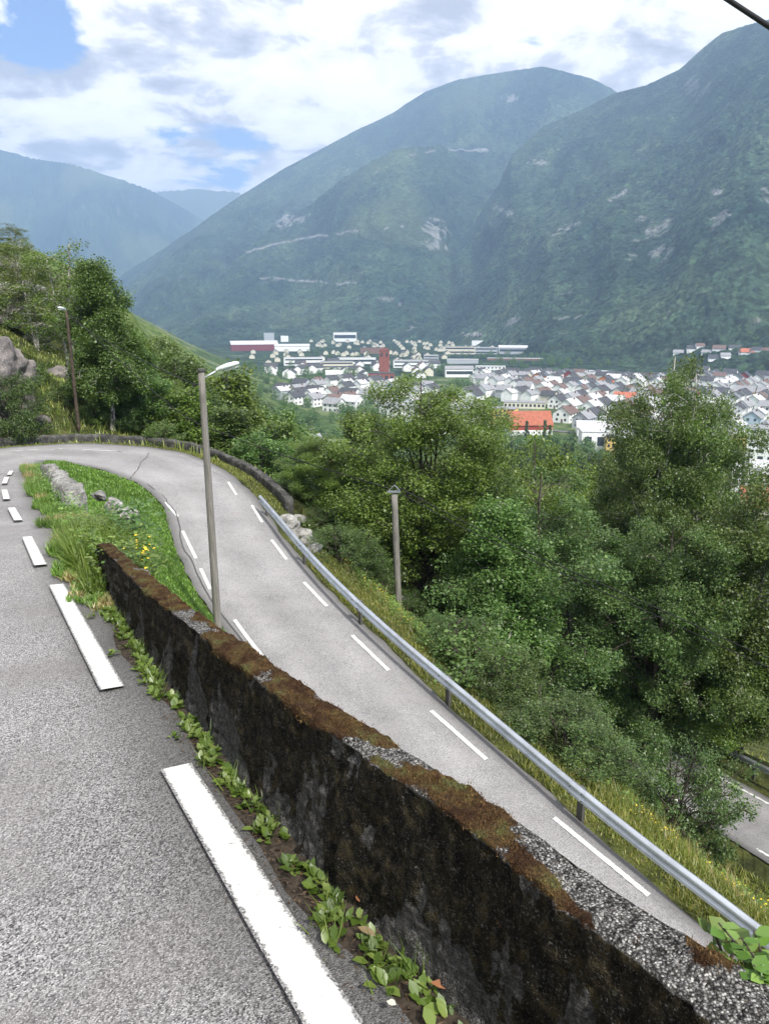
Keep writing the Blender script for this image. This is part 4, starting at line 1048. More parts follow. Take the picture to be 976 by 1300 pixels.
B(745, 935, 19.5, .95, 'leafy green bush left of the round grey-green bush'); B(590, 800, 24, 1.1, 'bush behind the guardrail, right of the utility pole'); B(640, 862, 22.5, 1.1, 'dark bush beyond the middle of the guardrail', 'bush')
B(690, 900, 21, 1.0, 'dark bush between guardrail and shaded road', 'bush'); B(540, 830, 22, .7, 'small light-green bush close behind the guardrail near the tree trunk'); B(468, 770, 24, .7, 'low bush left of the utility pole foot', 'bush'); B(440, 690, 26, 1.0, 'bush below the small round tree', 'bush'); B(408, 690, 26, .9, 'low bush right of the pale boulders outside the guardrail', 'bush'); B(430, 722, 24.5, .8, 'small bush between the pale boulders and the utility pole', 'bush')
B(418, 668, 27.5, 1.3, 'rounded bush filling the gap behind the pale boulders', 'bush'); B(462, 722, 25.5, 1.3, 'broad bush just left of the utility pole', 'bush'); B(520, 775, 25.5, 1.0, 'broad bush just right of the utility pole', 'bush'); B(482, 765, 25.5, .8, 'small bush directly behind the foot of the utility pole', 'bush')
B(530, 752, 27, 1.4, 'bush behind the utility pole, to its right', 'bush'); B(486, 745, 27.5, 1.3, 'bush behind the utility pole, to its left', 'bush'); B(560, 795, 25, 1.0, 'bush right of the dark tree trunk by the pole'); B(450, 700, 29, 1.4, 'bushy thicket behind the guardrail left of the utility pole', 'bush')
for i_, t__ in enumerate(np.linspace(.06, .50, 15)):
    k_ = int(t__*(len(RAIL)-1)); pxx_ = topix(tuple(RAIL[k_]))[0]; p_ = RAIL[k_]; q_ = RAIL[k_+1]; dd_ = (q_-p_)[:2]; dd_ /= np.linalg.norm(dd_); o_ = random.uniform(1.7, 2.9); X_, Y_ = p_[0]-dd_[1]*o_, p_[1]+dd_[0]*o_
    if i_ in (6, 10) or 440 < topix((X_, Y_, -9))[0] < 560: continue
    put_tree('bush', T['bush' if i_ % 3 else 'shrub'], (X_, Y_, land1(X_, Y_)-.3), random.uniform(1.2, 2.1), random.uniform(1.0, 1.5), f'green bush growing against the outside of the guardrail, {ORD[i_]} from its upper end', 'bush', 'bushes along the guardrail')
# behind the bend, left
tree_px(T['sparse'], 72, 312, 49, 2.9, 'thin white-stemmed birch with sparse leaves, left of the hillside lamp', 'birch_tree', .6)
tree_px(T['weep'], 122, 332, 40, 2.25, 'dark drooping birch with a white lower trunk beside the hillside lamp', 'birch_tree', 3.)
tree_px(T['weep'], 163, 424, 42, 1.8, 'leafy birch just right of the dark drooping birch', 'birch_tree', 1.1)
tree_px(T['yellow'], 200, 486, 43, 1.9, 'rounded green tree behind the bend wall, right of the birches')
tree_px(T['mid'][2], 238, 502, 41, 1.8, 'olive tree behind the near lamp pole, above the bend wall')
tree_px(T['mid'][0], 292, 520, 41, 2.2, 'green tree right of the near lamp pole top, below the bend')
tree_px(T['sparse'], 20, 300, 80, 3.0, 'bushy tree on the skyline at the left edge, beyond the thin ones'); tree_px(T['sparse'], 40, 380, 62, 2.4, 'green tree on the slope right of the scree')
tree_px(T['mid'][3], 330, 556, 38, 1.9, 'green tree beyond the end of the bend wall')
tree_px(T['sparse'], 10, 305, 62, 2.4, 'thin tree at the very left edge on the skyline', 'birch_tree', 2.)
tree_px(T['sparse'], 35, 330, 58, 2.4, 'sparse tree between the left edge and the white-stemmed birch', 'birch_tree', 4.)
tree_px(T['sparse'], 105, 352, 52, 2.4, 'sparse pale tree between the white-stemmed and the dark birch', 'birch_tree', 5.2)
B(14, 470, 37, 1.5, 'dark bush growing over the grey cliff at the left edge', 'bush'); B(150, 500, 41, 1.2, 'bush at the foot of the leafy birch behind the bend', 'bush'); B(52, 505, 44, 1.2, 'bush between the cliff and the hillside lamp', 'shrub'); B(205, 535, 37, 1.0, 'light bush just behind the bend wall', 'shrub'); B(118, 525, 40, .9, 'low bush right of the hillside lamp foot')
B(88, 505, 42, .8, 'low bush left of the hillside lamp foot')
# wooded slopes: the nearest as single trees, the far mass as one wood
ENVX = [-60, 0, 60, 110, 170, 230, 290, 330, 360, 420, 440, 600, 640, 780, 980, 1100]
ENVY = [250, 310, 335, 380, 402, 434, 462, 500, 515, 545, 560, 560, 590, 612, 600, 600]
def forest_candidates():
    out = []; g = np.random.default_rng(12)
    for _ in range(26000):
        D = math.sqrt(g.uniform(38**2, 560**2)) if g.random() < .6 else g.uniform(38, 200); az_ = g.uniform(-.66, .60)
        out.append((math.sin(az_)*D, math.cos(az_)*D, D))
    return np.array(out)
FC = forest_candidates(); FC = FC[np.argsort(FC[:, 2])]; FZ = land(FC[:, 0], FC[:, 1])
clear = fbm(FC[:, 0]/60, FC[:, 1]/60, 3, 31)
gridd = {}; chosen = []
blocked3 = POLY_R3
def near_line(x, y, P, d): return np.min((P[:, 0]-x)**2+(P[:, 1]-y)**2) < d*d
for (x, y, D), z, cr_ in zip(FC, FZ, clear):
    if z < -73.5: continue
    gg = random.Random(int(x*977+y*131)); H = gg.uniform(5.5, 9.5) if x > -40 or D < 80 else gg.uniform(4.5, 8)
    p = topix((x, y, z+H)); pb = topix((x, y, z))
    if p[0] < -70 or p[0] > 1060 or p[1] > 1050: continue
    if p[1] < np.interp(p[0], ENVX, ENVY)+gg.uniform(0, 14): continue
    if D < 75 and x > -4 and near_line(x, y, ROADP[::9], 4.5): continue
    if x < -3 and D < 52 and (p[0] < 250): continue
    if x < -2 and D < 46 : continue
    if 362 < p[0] < 452 and p[1] < 640 and pb[1] > 590 and D < 370: continue
    if p[0] < 300 and D > 95 and x < -20 and (cr_ > -.15 or gg.random() < .4) and gg.random() < .62: continue
    if p[0] < 300 and D > 95 and x < -20: H *= .55; p = topix((x, y, z+H))
    if p[0] < 190 and D < 110 and gg.random() < .85: continue
    if 455 < p[0] < 560 and D < 44: continue
    if p[0] > 690 and pb[1] > 905: continue
    sp = 3.1 if D < 110 else (4.6 if D < 250 else 6.5)
    key = (int(x//sp), int(y//sp), sp)
    if any((key[0]+a, key[1]+b, sp) in gridd and (gridd[(key[0]+a, key[1]+b, sp)][0]-x)**2+(gridd[(key[0]+a, key[1]+b, sp)][1]-y)**2 < sp*sp for a in (-1, 0, 1) for b in (-1, 0, 1)): continue
    gridd[key] = (x, y); chosen.append((x, y, z, D, H, p[0], p[1]))
print('forest', len(chosen))
def ordn(i):
    if i < 20: return ORD[i]
    n_ = i+1; return f'{n_}'+('st' if n_ % 10 == 1 and n_ % 100 != 11 else 'nd' if n_ % 10 == 2 and n_ % 100 != 12 else 'rd' if n_ % 10 == 3 and n_ % 100 != 13 else 'th')
NIND = 225
ind = chosen[:NIND]; rest_ = chosen[NIND:]
size_w = lambda H: 'small' if H < 6 else 'medium-sized' if H < 8 else 'large'
bands = {}
for c in ind:
    reg = 'left slope' if c[5] < 300 else 'slope below the guardrail' if c[5] < 620 else 'right slope'
    bands.setdefault((reg, int(math.log(c[3]/38)/.18)), []).append(c)
for (reg, b), L in sorted(bands.items(), key=lambda t: t[0][1]):
    L.sort(key=lambda c: c[5])
    for i, (x, y, z, D, H, a, b_) in enumerate(L):
        k = int(abs(x*13+y*7)) % 4; pr = T['mid'][k] if D < 120 else T['far'][k]
        put_tree('deciduous_tree', pr, (x, y, z-.15), H, H*.30*random.uniform(.85, 1.2), f'{size_w(H)} tree, {ordn(i)} from left in row {b+1} on the {reg}', 'tree', 'trees on the wooded slopes')
def wood_mesh(name, items, prs, label, group=None, quads=420):
    parts = []; g = np.random.default_rng(5)
    for (x, y, z, D, H) in items:
        pr = prs[int(abs(x*13+y*7)) % len(prs)]; me = pr['c']
        if 'np' not in pr:
            n_ = len(me.vertices); a = np.zeros(n_*3, np.float32); me.vertices.foreach_get('co', a); pr['np'] = a.reshape(-1, 4, 3)
        q = pr['np']; keep = g.choice(len(q), min(quads, len(q)), replace=False); v = q[keep].copy()
        c = v.mean(1, keepdims=True); v = c+(v-c)*1.5
        a = g.uniform(0, 6.28); ca, sa = math.cos(a), math.sin(a); s = H/8.; X = v[..., 0]*ca-v[..., 1]*sa; Y = v[..., 0]*sa+v[..., 1]*ca
        v = np.stack([X*s+x, Y*s+y, v[..., 2]*s+z-.1], -1).reshape(-1, 3); m = len(v)//4
        parts.append((v, [np.arange(m*4).reshape(-1, 4)]))
    V, F_ = merge(parts); o = obj(name, npmesh(name, V, F_, M['leaf_dark'])); tag(o, label, 'wood', None, 'stuff'); return o
wood_mesh('far_wood', [c[:5] for c in rest_], T['far'], 'dense green wood covering the far part of the left slope and the hill foot')
# ================= grass, weeds, small plants =================
isl = POLY_ISL
q = samp(isl, 95000, 1); rq = np.hypot(q[:, 0], q[:, 1]); q = q[(rq < 32) & ~inpoly(q[:, 0], q[:, 1], POLY_ROAD) & (q[:, 1] > 8)]
P = onland(q); rq = np.hypot(P[:, 0], P[:, 1])
o = obj('grass', grassmesh('grass', P, .045+.0012*rq+.02*(fbm(P[:, 0], P[:, 1], 2, 4) > .1), .010+.0007*rq, M['grass'])); tag(o, 'bright green grass on the island between the two roads', 'grass', None, 'stuff')
# verge beyond the lower road
band = offs(RO, RI, 16*19, len(RO), .12); band2 = offs(RO, RI, 16*19, len(RO), 5.2)
VP = [tuple(p) for p in band]+[tuple(p) for p in band2[::-1]]
def bandsamp(A_, B_, n_, pw=1.0, seed=0):
    g = np.random.default_rng(seed); s = np.concatenate([[0], np.cumsum(np.linalg.norm(np.diff(A_[:, :2], axis=0), axis=1))]); t = g.uniform(0, s[-1], n_); k = g.uniform(0, 1, n_)**pw
    a = np.stack([np.interp(t, s, A_[:, i]) for i in (0, 1)], 1); b = np.stack([np.interp(t, s, B_[:, i]) for i in (0, 1)], 1)
    return a*(1-k[:, None])+b*k[:, None]
q = bandsamp(band, band2, 120000, .8, 2); q = q[(np.hypot(q[:, 0], q[:, 1]) < 36) & ~inpoly(q[:, 0], q[:, 1], POLY_R3)]
P = onland(q); dd = np.array([KR.find((x, y, 0))[2] for x, y in P[:, :2]])
h = np.where(dd < .8, .09, .15+.15*sstep(1.0, 2.2, dd))*(.6+.9*np.clip(fbm(P[:, 0]*.8, P[:, 1]*.8, 3, 6)+.5, 0, 1)); h = h*np.where(P[:, 1] > 15.5, .45, 1)
o = obj('grass', grassmesh('grass', P, h, .018, M['grass_dry'])); tag(o, 'yellow-green wild grass on the verge under and beyond the guardrail', 'grass', None, 'stuff')
q = bandsamp(offs(RO, RI, 16*21, len(RO), 4.5), offs(RO, RI, 16*21, len(RO), 10.5), 60000, 1, 22); q = q[(np.hypot(q[:, 0], q[:, 1]) < 34) & ~inpoly(q[:, 0], q[:, 1], POLY_R3) & (q[:, 1] < 24)]; P = onland(q)
o = obj('grass', grassmesh('grass', P, .30*(.4+np.clip(fbm(P[:, 0]*.8, P[:, 1]*.8, 3, 6)+.5, 0, 1)), .024, M['grass_dry'])); tag(o, 'rough grass on the steep bank above the lowest road', 'grass', None, 'stuff')
q = bandsamp(offs(RO, RI, 16*19, len(RO), .08), offs(RO, RI, 16*19, len(RO), 1.5), 36000, 1, 23); q = q[np.hypot(q[:, 0], q[:, 1]) < 24]; P = onland(q); nn_ = np.clip(fbm(P[:, 0]*1.6, P[:, 1]*1.6, 3, 24)+.45, 0, 1)
o = obj('grass', grassmesh('grass', P, .04+.16*nn_, .016, M['grass_dry'], .6)); tag(o, 'low trodden grass and weeds between the asphalt edge and the guardrail posts', 'grass', None, 'stuff')
# taller straw seed heads and flowers
q = bandsamp(offs(RO, RI, 16*19, len(RO), 1.5), band2, 5200, 1, 3); q = q[(np.hypot(q[:, 0], q[:, 1]) < 30) & ~inpoly(q[:, 0], q[:, 1], POLY_R3)]; P = onland(q)
o = obj('grass', grassmesh('grass', P, np.full(len(P), .45), .012, M['straw'], .3)); tag(o, 'pale dry seed stalks standing in the wild grass beyond the guardrail', 'grass', None, 'stuff')
def blossoms(name, P, hgt, size, mat, label):
    n_ = len(P); P = P.copy(); P[:, 2] += hgt; v, f = scatter(QUAD_V, QUAD_F, P, U(0, 6.28, n_), U(-.4, .4, n_), U(-.4, .4, n_), size*U(.7, 1.4, n_)); o = obj(name, npmesh(name, v, f, mat)); return tag(o, label, 'flowers', None, 'stuff')
sel_ = np.where(fbm(P[:, 0]*1.5, P[:, 1]*1.5, 2, 8) > .22)[0]
blossoms('wild_flowers', P[sel_], U(.15, .42, len(sel_)), .034, M['flower'], 'small yellow flowers scattered through the wild grass beyond the guardrail')
# broadleaf weeds under the shrubs between rail and lowest road
def broadleaf(P, hgt, leaf, mat, name, label, per=7, cat='weeds'):
    n_ = len(P); Pn = np.repeat(P, per, 0)+np.concatenate([rng.normal(0, leaf*.9, (n_*per, 2)), (U(0, 1, n_*per)*np.repeat(hgt, per))[:, None]], 1)
    m = len(Pn); v, f = scatter(LEAF_V, LEAF_F, Pn, U(0, 6.28, m), U(-.3, .75, m), U(-.4, .4, m), leaf*U(.55, 1.25, m)); o = obj(name, npmesh(name, v, f, mat, True)); return tag(o, label, cat, None, 'stuff')
q = bandsamp(offs(RO, RI, 16*19, len(RO), 1.6), offs(RO, RI, 16*19, len(RO), 7.5), 9000, 1, 5); q = q[~inpoly(q[:, 0], q[:, 1], POLY_R3)]; P = onland(q); kk = fbm(P[:, 0]*.5, P[:, 1]*.5, 3, 9) > -.10
broadleaf(P[kk], np.full(kk.sum(), .38), .07, M['weed'], 'weeds', 'leafy green undergrowth on the bank below the guardrail', 9)
# ground cover on the bank behind the bend and round the third road
g = np.random.default_rng(21); a = g.uniform(-.62, .55, 60000); D_ = np.sqrt(g.uniform(33**2, 62**2, 60000)); q = np.stack([np.sin(a)*D_, np.cos(a)*D_], 1)
dd = np.array([KR.find((x, y, 0))[2] for x, y in q]); q = q[(dd > .5)]; P = onland(q)
o = obj('grass', grassmesh('grass', P, .30*(.5+np.clip(fbm(P[:, 0]*.4, P[:, 1]*.4, 3, 6)+.5, 0, 1)), .05, M['grass_dry'])); tag(o, 'rough mossy grass on the hillside behind the bend', 'grass', None, 'stuff')
# low growth on the outside of the bend wall
q = bandsamp(offs(RO, RI, 16*11, 16*18, .1), offs(RO, RI, 16*11, 16*18, .8), 9000, 1, 7); P = onland(q)
o = obj('grass', grassmesh('grass', P, np.full(len(P), .07), .02, M['grass_dry'])); tag(o, 'thin grass strip between asphalt and the low wall round the bend', 'grass', None, 'stuff')
q = bandsamp(offs(RO, RI, 16*8, 16*12, .2), offs(RO, RI, 16*8, 16*12, 3.0), 16000, 1, 8); P = onland(q)
o = obj('grass', grassmesh('grass', P, np.full(len(P), .16), .03, M['grass'])); tag(o, 'fresh green grass edge beyond the road at the far left of the bend', 'grass', None, 'stuff')
# overgrown parapet: tall grass and herbs spilling over the upper road's edge
def strip(t0, t1, c0, c1, n_, seed): g = np.random.default_rng(seed); t = g.uniform(t0, t1, n_); c = g.uniform(c0, c1, n_); return np.stack([c*NX-t*NY, c*NY+t*.889], 1), t
q, t_ = strip(5.4, 25, .22, 1.1, 46000, 3); P = onland(q); cc = P[:, 0]*NX+P[:, 1]*NY; P[:, 2] = np.where(cc < .9, [zu(y) for y in q[:, 1]], P[:, 2])
dn_ = fbm(t_*.9, cc*2, 3, 15); keep = (dn_ > -.35) & (cc > .30+.16*fbm(t_*1.7, t_*0, 3, 14)); P = P[keep]; t_ = t_[keep]
hh_ = (.07+.19*np.clip(fbm(t_*.7, t_*0+3, 3, 12)+.4, 0, 1))*np.where(t_ < 8, .75, 1)
dry = fbm(P[:, 0]*1.4, P[:, 1]*1.4, 3, 13) > .22
o = obj('grass', grassmesh('grass', P[~dry], hh_[~dry], .013, M['weed'], .6)); tag(o, 'tall green grass overgrowing the parapet beside the upper road', 'grass', None, 'stuff')
o = obj('grass', grassmesh('grass', P[dry], hh_[dry]*1.15, .011, M['straw'], .6)); tag(o, 'straw-coloured grass tufts mixed in beside the upper road', 'grass', None, 'stuff')
q, t_ = strip(5.8, 22, .50, 1.25, 700, 6); P = onland(q)
broadleaf(P, np.full(len(P), .34), .045, M['weed'], 'weeds', 'small-leaved green weeds covering the far end of the parapet', 9)
q, t_ = strip(5.7, 6.7, .8, .98, 7, 7); P = np.column_stack([q, np.array([zu(y) for y in q[:, 1]])])
blossoms('wild_flowers', np.repeat(P, 4, 0)+rng.normal(0, .05, (len(P)*4, 3)), .32, .028, M['flower'], 'cluster of bright yellow flowers where the mossy parapet meets the weeds')
q, t_ = strip(5.9, 8.4, .42, .95, 5200, 44); P = np.column_stack([q, np.array([zu(y) for y in q[:, 1]])]); P = P[np.abs(fbm(P[:, 0]*3, P[:, 1]*3, 2, 45)) > .06]
o = obj('grass', grassmesh('grass', P, .14+.20*sstep(5.9, 7.2, P[:, 1]*.889-P[:, 0]*.458), .012, M['weed'], .6)); tag(o, 'green grass tuft hiding the sloping far end of the mossy parapet', 'grass', None, 'stuff')
q, t_ = strip(6.0, 9.5, .5, 1.1, 260, 46); P = np.column_stack([q, np.array([zu(y)+.05 for y in q[:, 1]])])
broadleaf(P, np.full(len(P), .30), .05, M['weed'], 'weeds', 'broad-leaved weeds over the far end of the mossy parapet', 8)
# a round white-flowered herb beside them
broadleaf(np.array([[*wl(1.05+.15*math.cos(k), 7.6+.3*math.sin(k*2.1)), zu(wl(1, 7.6)[1])+.25] for k in range(40)]), np.full(40, .28), .06, M['leaf_dark'], 'herb_clump', 'dark round-leaved herb clump behind the yellow flowers', 8, 'plant')
# small rosettes at the foot of the parapet near the viewer
g = np.random.default_rng(9); parts = []; tt_ = []
t = .95
while t < 6.2:
    t += g.uniform(.012, .045); 
    dz_ = fbm(np.array([t*3.1]), np.array([0.]), 3, 40)[0]
    if dz_ < -.18 and g.random() < .85: continue
    cb = float(np.interp(t, [-3, 0, 1.12, 1.65, 2.22, 3.04, 4.2, 5, 9], [.95, .86, .79, .71, .675, .64, .60, .59, .55])); c = cb-.03-abs(g.normal(0, .045+.04*max(0, dz_))); c = max(c, cb-.2)
    X, Y = wl(c, t); n_ = g.integers(7, 15); a = g.uniform(0, 6.28, n_); L = g.uniform(.018, .046, n_)*(1+.05*t)
    v, f = scatter(LEAF_V, LEAF_F, np.tile([X, Y, zu(Y)+.006], (n_, 1))+g.normal(0, .008, (n_, 3))*[1, 1, .3], a, g.uniform(.15, 1.0, n_), g.uniform(-.3, .3, n_), np.stack([L*g.uniform(.65, .95, n_), L, L], 1)); parts.append((v, f))
    if g.random() < .35:
        n_ = 10; P_ = np.tile([X, Y, zu(Y)], (n_, 1))+g.normal(0, .02, (n_, 3))*[1, 1, 0]; v, f = scatter(BLADE_V, BLADE_F, P_, g.uniform(0, 6.28, n_), g.uniform(-.5, .5, n_), g.uniform(-.4, .4, n_), np.stack([np.full(n_, .004), g.uniform(.04, .11, n_), g.uniform(.04, .12, n_)], 1)); parts.append((v, f))
V, F_ = merge(parts); tag(obj('weeds', npmesh('weeds', V, F_, M['weed'], True)), 'row of small leafy green weeds along the foot of the mossy parapet', 'weeds', None, 'stuff')
# soil and litter under them
g = np.random.default_rng(19); n_ = 2600; t = g.uniform(.7, 5, n_); c = np.interp(t, [.9, 1.12, 1.65, 2.22, 3.04, 4.2, 5], [.80, .79, .71, .675, .64, .60, .59])-np.abs(g.normal(0, .06, n_))-.01
P = np.stack([c*NX-t*NY, c*NY+t*.889], 1); P = np.column_stack([P, [zu(y)+.004 for y in P[:, 1]]])
v, f = scatter(QUAD_V, QUAD_F, P, g.uniform(0, 6.28, n_), g.uniform(-.2, .2, n_), g.uniform(-.2, .2, n_), np.stack([.006*g.uniform(.5, 1.5, n_), .016*g.uniform(.4, 2, n_), .01*np.ones(n_)], 1))
M['litter'] = leafmat('plant_litter', (.03, .02, .012), (.075, .05, .03), (.16, .11, .06), .1)
tag(obj('leaf_litter', npmesh('leaf_litter', v, f, M['litter'])), 'dark soil crumbs and dead stalks between asphalt and parapet foot', 'litter', None, 'stuff')
tt = np.linspace(.3, 8, 90); cb = np.interp(tt, [0, 1.12, 1.65, 2.22, 3.04, 4.2, 5, 9], [.86, .79, .71, .675, .64, .60, .59, .55])
A1 = np.stack([*wl(cb-.24-.03*fbm(tt*5, tt*0, 3, 2), tt)], 1); B1 = np.stack([*wl(cb+.02, tt)], 1)
V = np.concatenate([np.column_stack([A1, [zu(y)-.03 for y in A1[:, 1]]]), np.column_stack([B1, [zu(y)+.02 for y in B1[:, 1]]])]); n_ = len(tt)
M['soil'] = plain('dark_soil', (.045, .034, .024), .95, var=.4, scale=40, bump=.01)
so_ = obj('soil_strip', npmesh('soil_strip', V, [np.array([(i, i+1, n_+i+1, n_+i) for i in range(n_-1)])], M['soil'])); so_['kind'] = 'structure'
# single fallen leaves
for i, (a, b, l, m_) in enumerate([(545, 1262, 'reddish dead leaf lying lengthwise among the weeds near the bottom edge', 'deadleaf'), (479, 1239, 'square pale yellow leaf on the soil beside the white line', 'pflower'), (503, 1291, 'pale yellow leaf at the very bottom beside the soil strip', 'pflower'), (454, 1190, 'dry curled stalk-like leaf among the weeds', 'straw'), (464, 1160, 'orange-brown dead leaf against the weeds', 'deadleaf')]):
    x, y, z = ground_u(a, b); L = (.075, .022, .024, .06, .04)[i]
    n1_ = 1; v, f = scatter(LEAF_V, LEAF_F, np.array([[0, 0, 0.]]), np.array([(-1.9, .4, 1.2, -2.2, .7)[i]]), np.array([.12]), np.array([.15]), np.array([[L*(.5 if i in (0, 3) else 1.2), L, L]]))
    o = obj('fallen_leaf', npmesh('fallen_leaf', v, f, M[m_], True), None, (x, y, z+.035 if i != 1 else z+.008)); tag(o, l, 'leaf')
# shrubs growing up behind the parapet, bottom right
def sprig(name, pts, label, leafsize, seed, n_st=3, mat='weed', spread=.10, H=.34, nl=9):
    g = np.random.default_rng(seed); root = empty(name, pts); mb = MB(); P_ = []; Yw = []; Pt = []; Sc = []
    for s in range(n_st):
        a = g.uniform(0, 6.28); e = np.array((math.cos(a)*spread*g.uniform(.3, 1.3), math.sin(a)*spread*g.uniform(.3, 1.3), H*g.uniform(.6, 1)))
        mb.tube([(0, 0, -.5), tuple(e*.45+[.01, 0, .02]), tuple(e)], [.004, .003, .0015], 6)
        for k in range(nl):
            q = .3+.7*(k+.5)/nl; ya = k*2.4+g.normal(0, .3); P_.append(e*q); Yw.append(ya); Pt.append(g.uniform(.0, .7)); Sc.append(leafsize*g.uniform(.7, 1.2))
    v, f = scatter(LEAF_V, LEAF_F, np.array(P_), np.array(Yw), np.array(Pt), g.uniform(-.3, .3, len(P_)), np.stack([np.array(Sc)*1.05, Sc, Sc], 1))
    mb.build('stem', M['bark'], root); obj('leaves', npmesh('leaves', v, f, M[mat], True), root); return tag(root, label, 'plant')
def unp_c(x, y, h, c):
    r, f, d = ray(x, y); s = c/(r*NX+f*NY); return (r*s, f*s, -d*s)
sprig('young_shrub', unp_c(912, 1262, 0, 1.02), 'slender light-green sprig with four broad leaves rising behind the parapet', .040, 3, 3, 'weed', .05, .15, 5)
sprig('young_shrub', unp_c(965, 1275, 0, 1.03), 'bushy bright-green sprig behind the parapet at the lower right corner', .034, 5, 14, 'weed', .08, .13, 8)
# ================= the town =================
WC = dict(white=(.86, .86, .84), cream=(.66, .62, .50), grey=(.42, .44, .46), blue=(.45, .54, .62), yellow=(.72, .52, .18), orange=(.72, .25, .06), red=(.34, .06, .04), brown=(.22, .13, .09))
RC = dict(dark=(.065, .066, .072), grey=(.27, .27, .28), brown=(.15, .10, .085), red=(.42, .14, .08), pale=(.5, .5, .5))
WM = {k: plain(k+'_boards', v, .75, var=.06, scale=.5) for k, v in WC.items()}; RM = {k: plain(k+'_tiles', v, .7, var=.12, scale=.8) for k, v in RC.items()}
M['glass'] = plain('window_glass', (.045, .055, .065), .12, 0, .15, 1, .6); M['brick'] = plain('red_brick', (.26, .085, .06), .85, var=.12, scale=.4); M['purple'] = plain('wine_red_sheet', (.20, .045, .055), .6, var=.06)
M['orangetile'] = plain('orange_roof_tiles', (.36, .115, .065), .8, var=.12, scale=.7)
def gable(w, l, h, rh): mb = MB(); mb.prism([(-w/2, -1.5), (w/2, -1.5), (w/2, h), (0, h+rh), (-w/2, h)], -l/2, l/2); return mb
def roofm(w, l, h, rh, ov=.45, th=.22):
    mb = MB(); k = rh/(w/2); e = w/2+ov; mb.prism([(-e, h-ov*k+.02), (0, h+rh+.02), (e, h-ov*k+.02), (e, h-ov*k+th), (0, h+rh+th+.05), (-e, h-ov*k+th)], -l/2-ov, l/2+ov); return mb
HOUSES = {}
for nm, w, l, h, rh in (('a', 8, 10.5, 5.2, 2.9), ('b', 9, 12.5, 5.0, 3.2), ('c', 7.5, 9, 5.6, 2.5), ('d', 8, 14, 3.2, 2.6)):
    mb = MB(); mb.box((0, 0, 0), (1.15, .06, 1.25)); win = mb.mesh('window', M['glass'])
    mb = MB(); mb.box((0, 0, 0), (.8, .7, 1.5)); ch = mb.mesh('chimney', RM['brown'])
    mb = MB(); mb.box((0, 0, 0), (1.0, .07, 2.05)); dr = mb.mesh('door', RM['brown'])
    wins = []
    for s in (-1, 1):
        for x, z in ((-w*.25, 1.7), (w*.25, 1.7), (-w*.2, 4.2), (w*.2, 4.2)):
            if z < h: wins.append(((x, s*(l/2+.02), z), 0))
        for k in range(3):
            for z in (1.7, 4.2):
                if z < h-.5: wins.append(((s*(w/2+.02), -l*.33+k*l*.33, z), math.pi/2))
    HOUSES[nm] = dict(w=w, l=l, h=h, wall=gable(w, l, h, rh).mesh('wall', WM['white']), roof=roofm(w, l, h, rh).mesh('roof', RM['dark']), win=win, ch=ch, door=dr, wins=wins, rh=rh)
def setmat(o, m): o.material_slots[0].link = 'OBJECT'; o.material_slots[0].material = m
def house(pos, rz, kind, wc, rc, tier, label, group, sc=1):
    hd_ = HOUSES[kind]; root = empty('house', pos, rz, sc)
    a = obj('wall', hd_['wall'], root); setmat(a, WM[wc]); b = obj('roof', hd_['roof'], root); setmat(b, RM[rc])
    if tier < 2: c = obj('chimney', hd_['ch'], b, (hd_['w']*.12, hd_['l']*.2, hd_['h']+hd_['rh']*.9))
    if tier == 0:
        for p, r in hd_['wins']: x = obj('window', hd_['win'], root, p); x.rotation_euler = (0, 0, r)
        obj('door', hd_['door'], root, (hd_['w']*.05, -hd_['l']/2-.02, 1.0))
    return tag(root, label, 'house', group)
FP = []        # footprints of the big buildings
def free(x, y, m):
    return all((x-a)**2+(y-b)**2 > (c+m)**2 for a, b, c in FP)
def bigb(name, label, cat, xl, xr, yb, hpx, depth, wall, roof='flat', roofc='grey', floors=0, cols=0, rz=0, rh=0, D=None, windows='window', band=False, group=None):
    """a large building whose front spans pixels xl..xr with its foot at yb"""
    if D is None: x0 = at_H((xl+xr)/2, yb, 75.); D = min(math.hypot(x0[0], x0[1]), 2120)
    X, Y, Z = at_d((xl+xr)/2, yb, D); zb = land1(X, Y); k = D/F*1.02; w = (xr-xl)*k; h = hpx*k; h = h + max(0, Z-zb)
    a0 = -math.atan2(X, Y)+rz; Y2 = Y+depth/2*math.cos(a0)*1.0; X2 = X-depth/2*math.sin(a0)*1.0
    root = empty(name, (X2, Y2, zb), a0); mb = MB(); wm = wall if not isinstance(wall, str) else WM[wall]; rm = roofc if not isinstance(roofc, str) else RM[roofc]
    FP.append((X2, Y2, max(w, depth)*.55))
    if roof == 'flat':
        mb.box((0, 0, h/2-1), (w, depth, h+2)); mb.build('wall', wm, root); mb = MB(); mb.box((0, 0, h+.18), (w+.5, depth+.5, .35)); mb.build('roof', rm, root)
    else:
        gx = gable(depth, w, h, rh); Rm = Matrix.Rotation(math.pi/2, 4, 'Z'); gx.v = [tuple(Rm @ Vector(p)) for p in gx.v]; gx.build('wall', wm, root)
        rx = roofm(depth, w, h, rh, .6, .3); rx.v = [tuple(Rm @ Vector(p)) for p in rx.v]; rx.build('roof', rm, root)
    if floors:
        fh = h/floors
        for i in range(floors):
            if band:
                mb = MB(); mb.box((0, -depth/2-.03, fh*(i+.55)), (w*.94, .1, fh*.38)); mb.build('window_band', M['glass'], root)
            else:
                ww = w/cols; mb = MB(); mb.box((0, 0, 0), (ww*.55, .1, fh*.45)); wme = mb.mesh('window', M['glass'])
                for j in range(cols): obj('window', wme, root, (-w/2+ww*(j+.5), -depth/2-.03, fh*(i+.55)))
    return tag(root, label, cat, group), root, (w, h, depth)
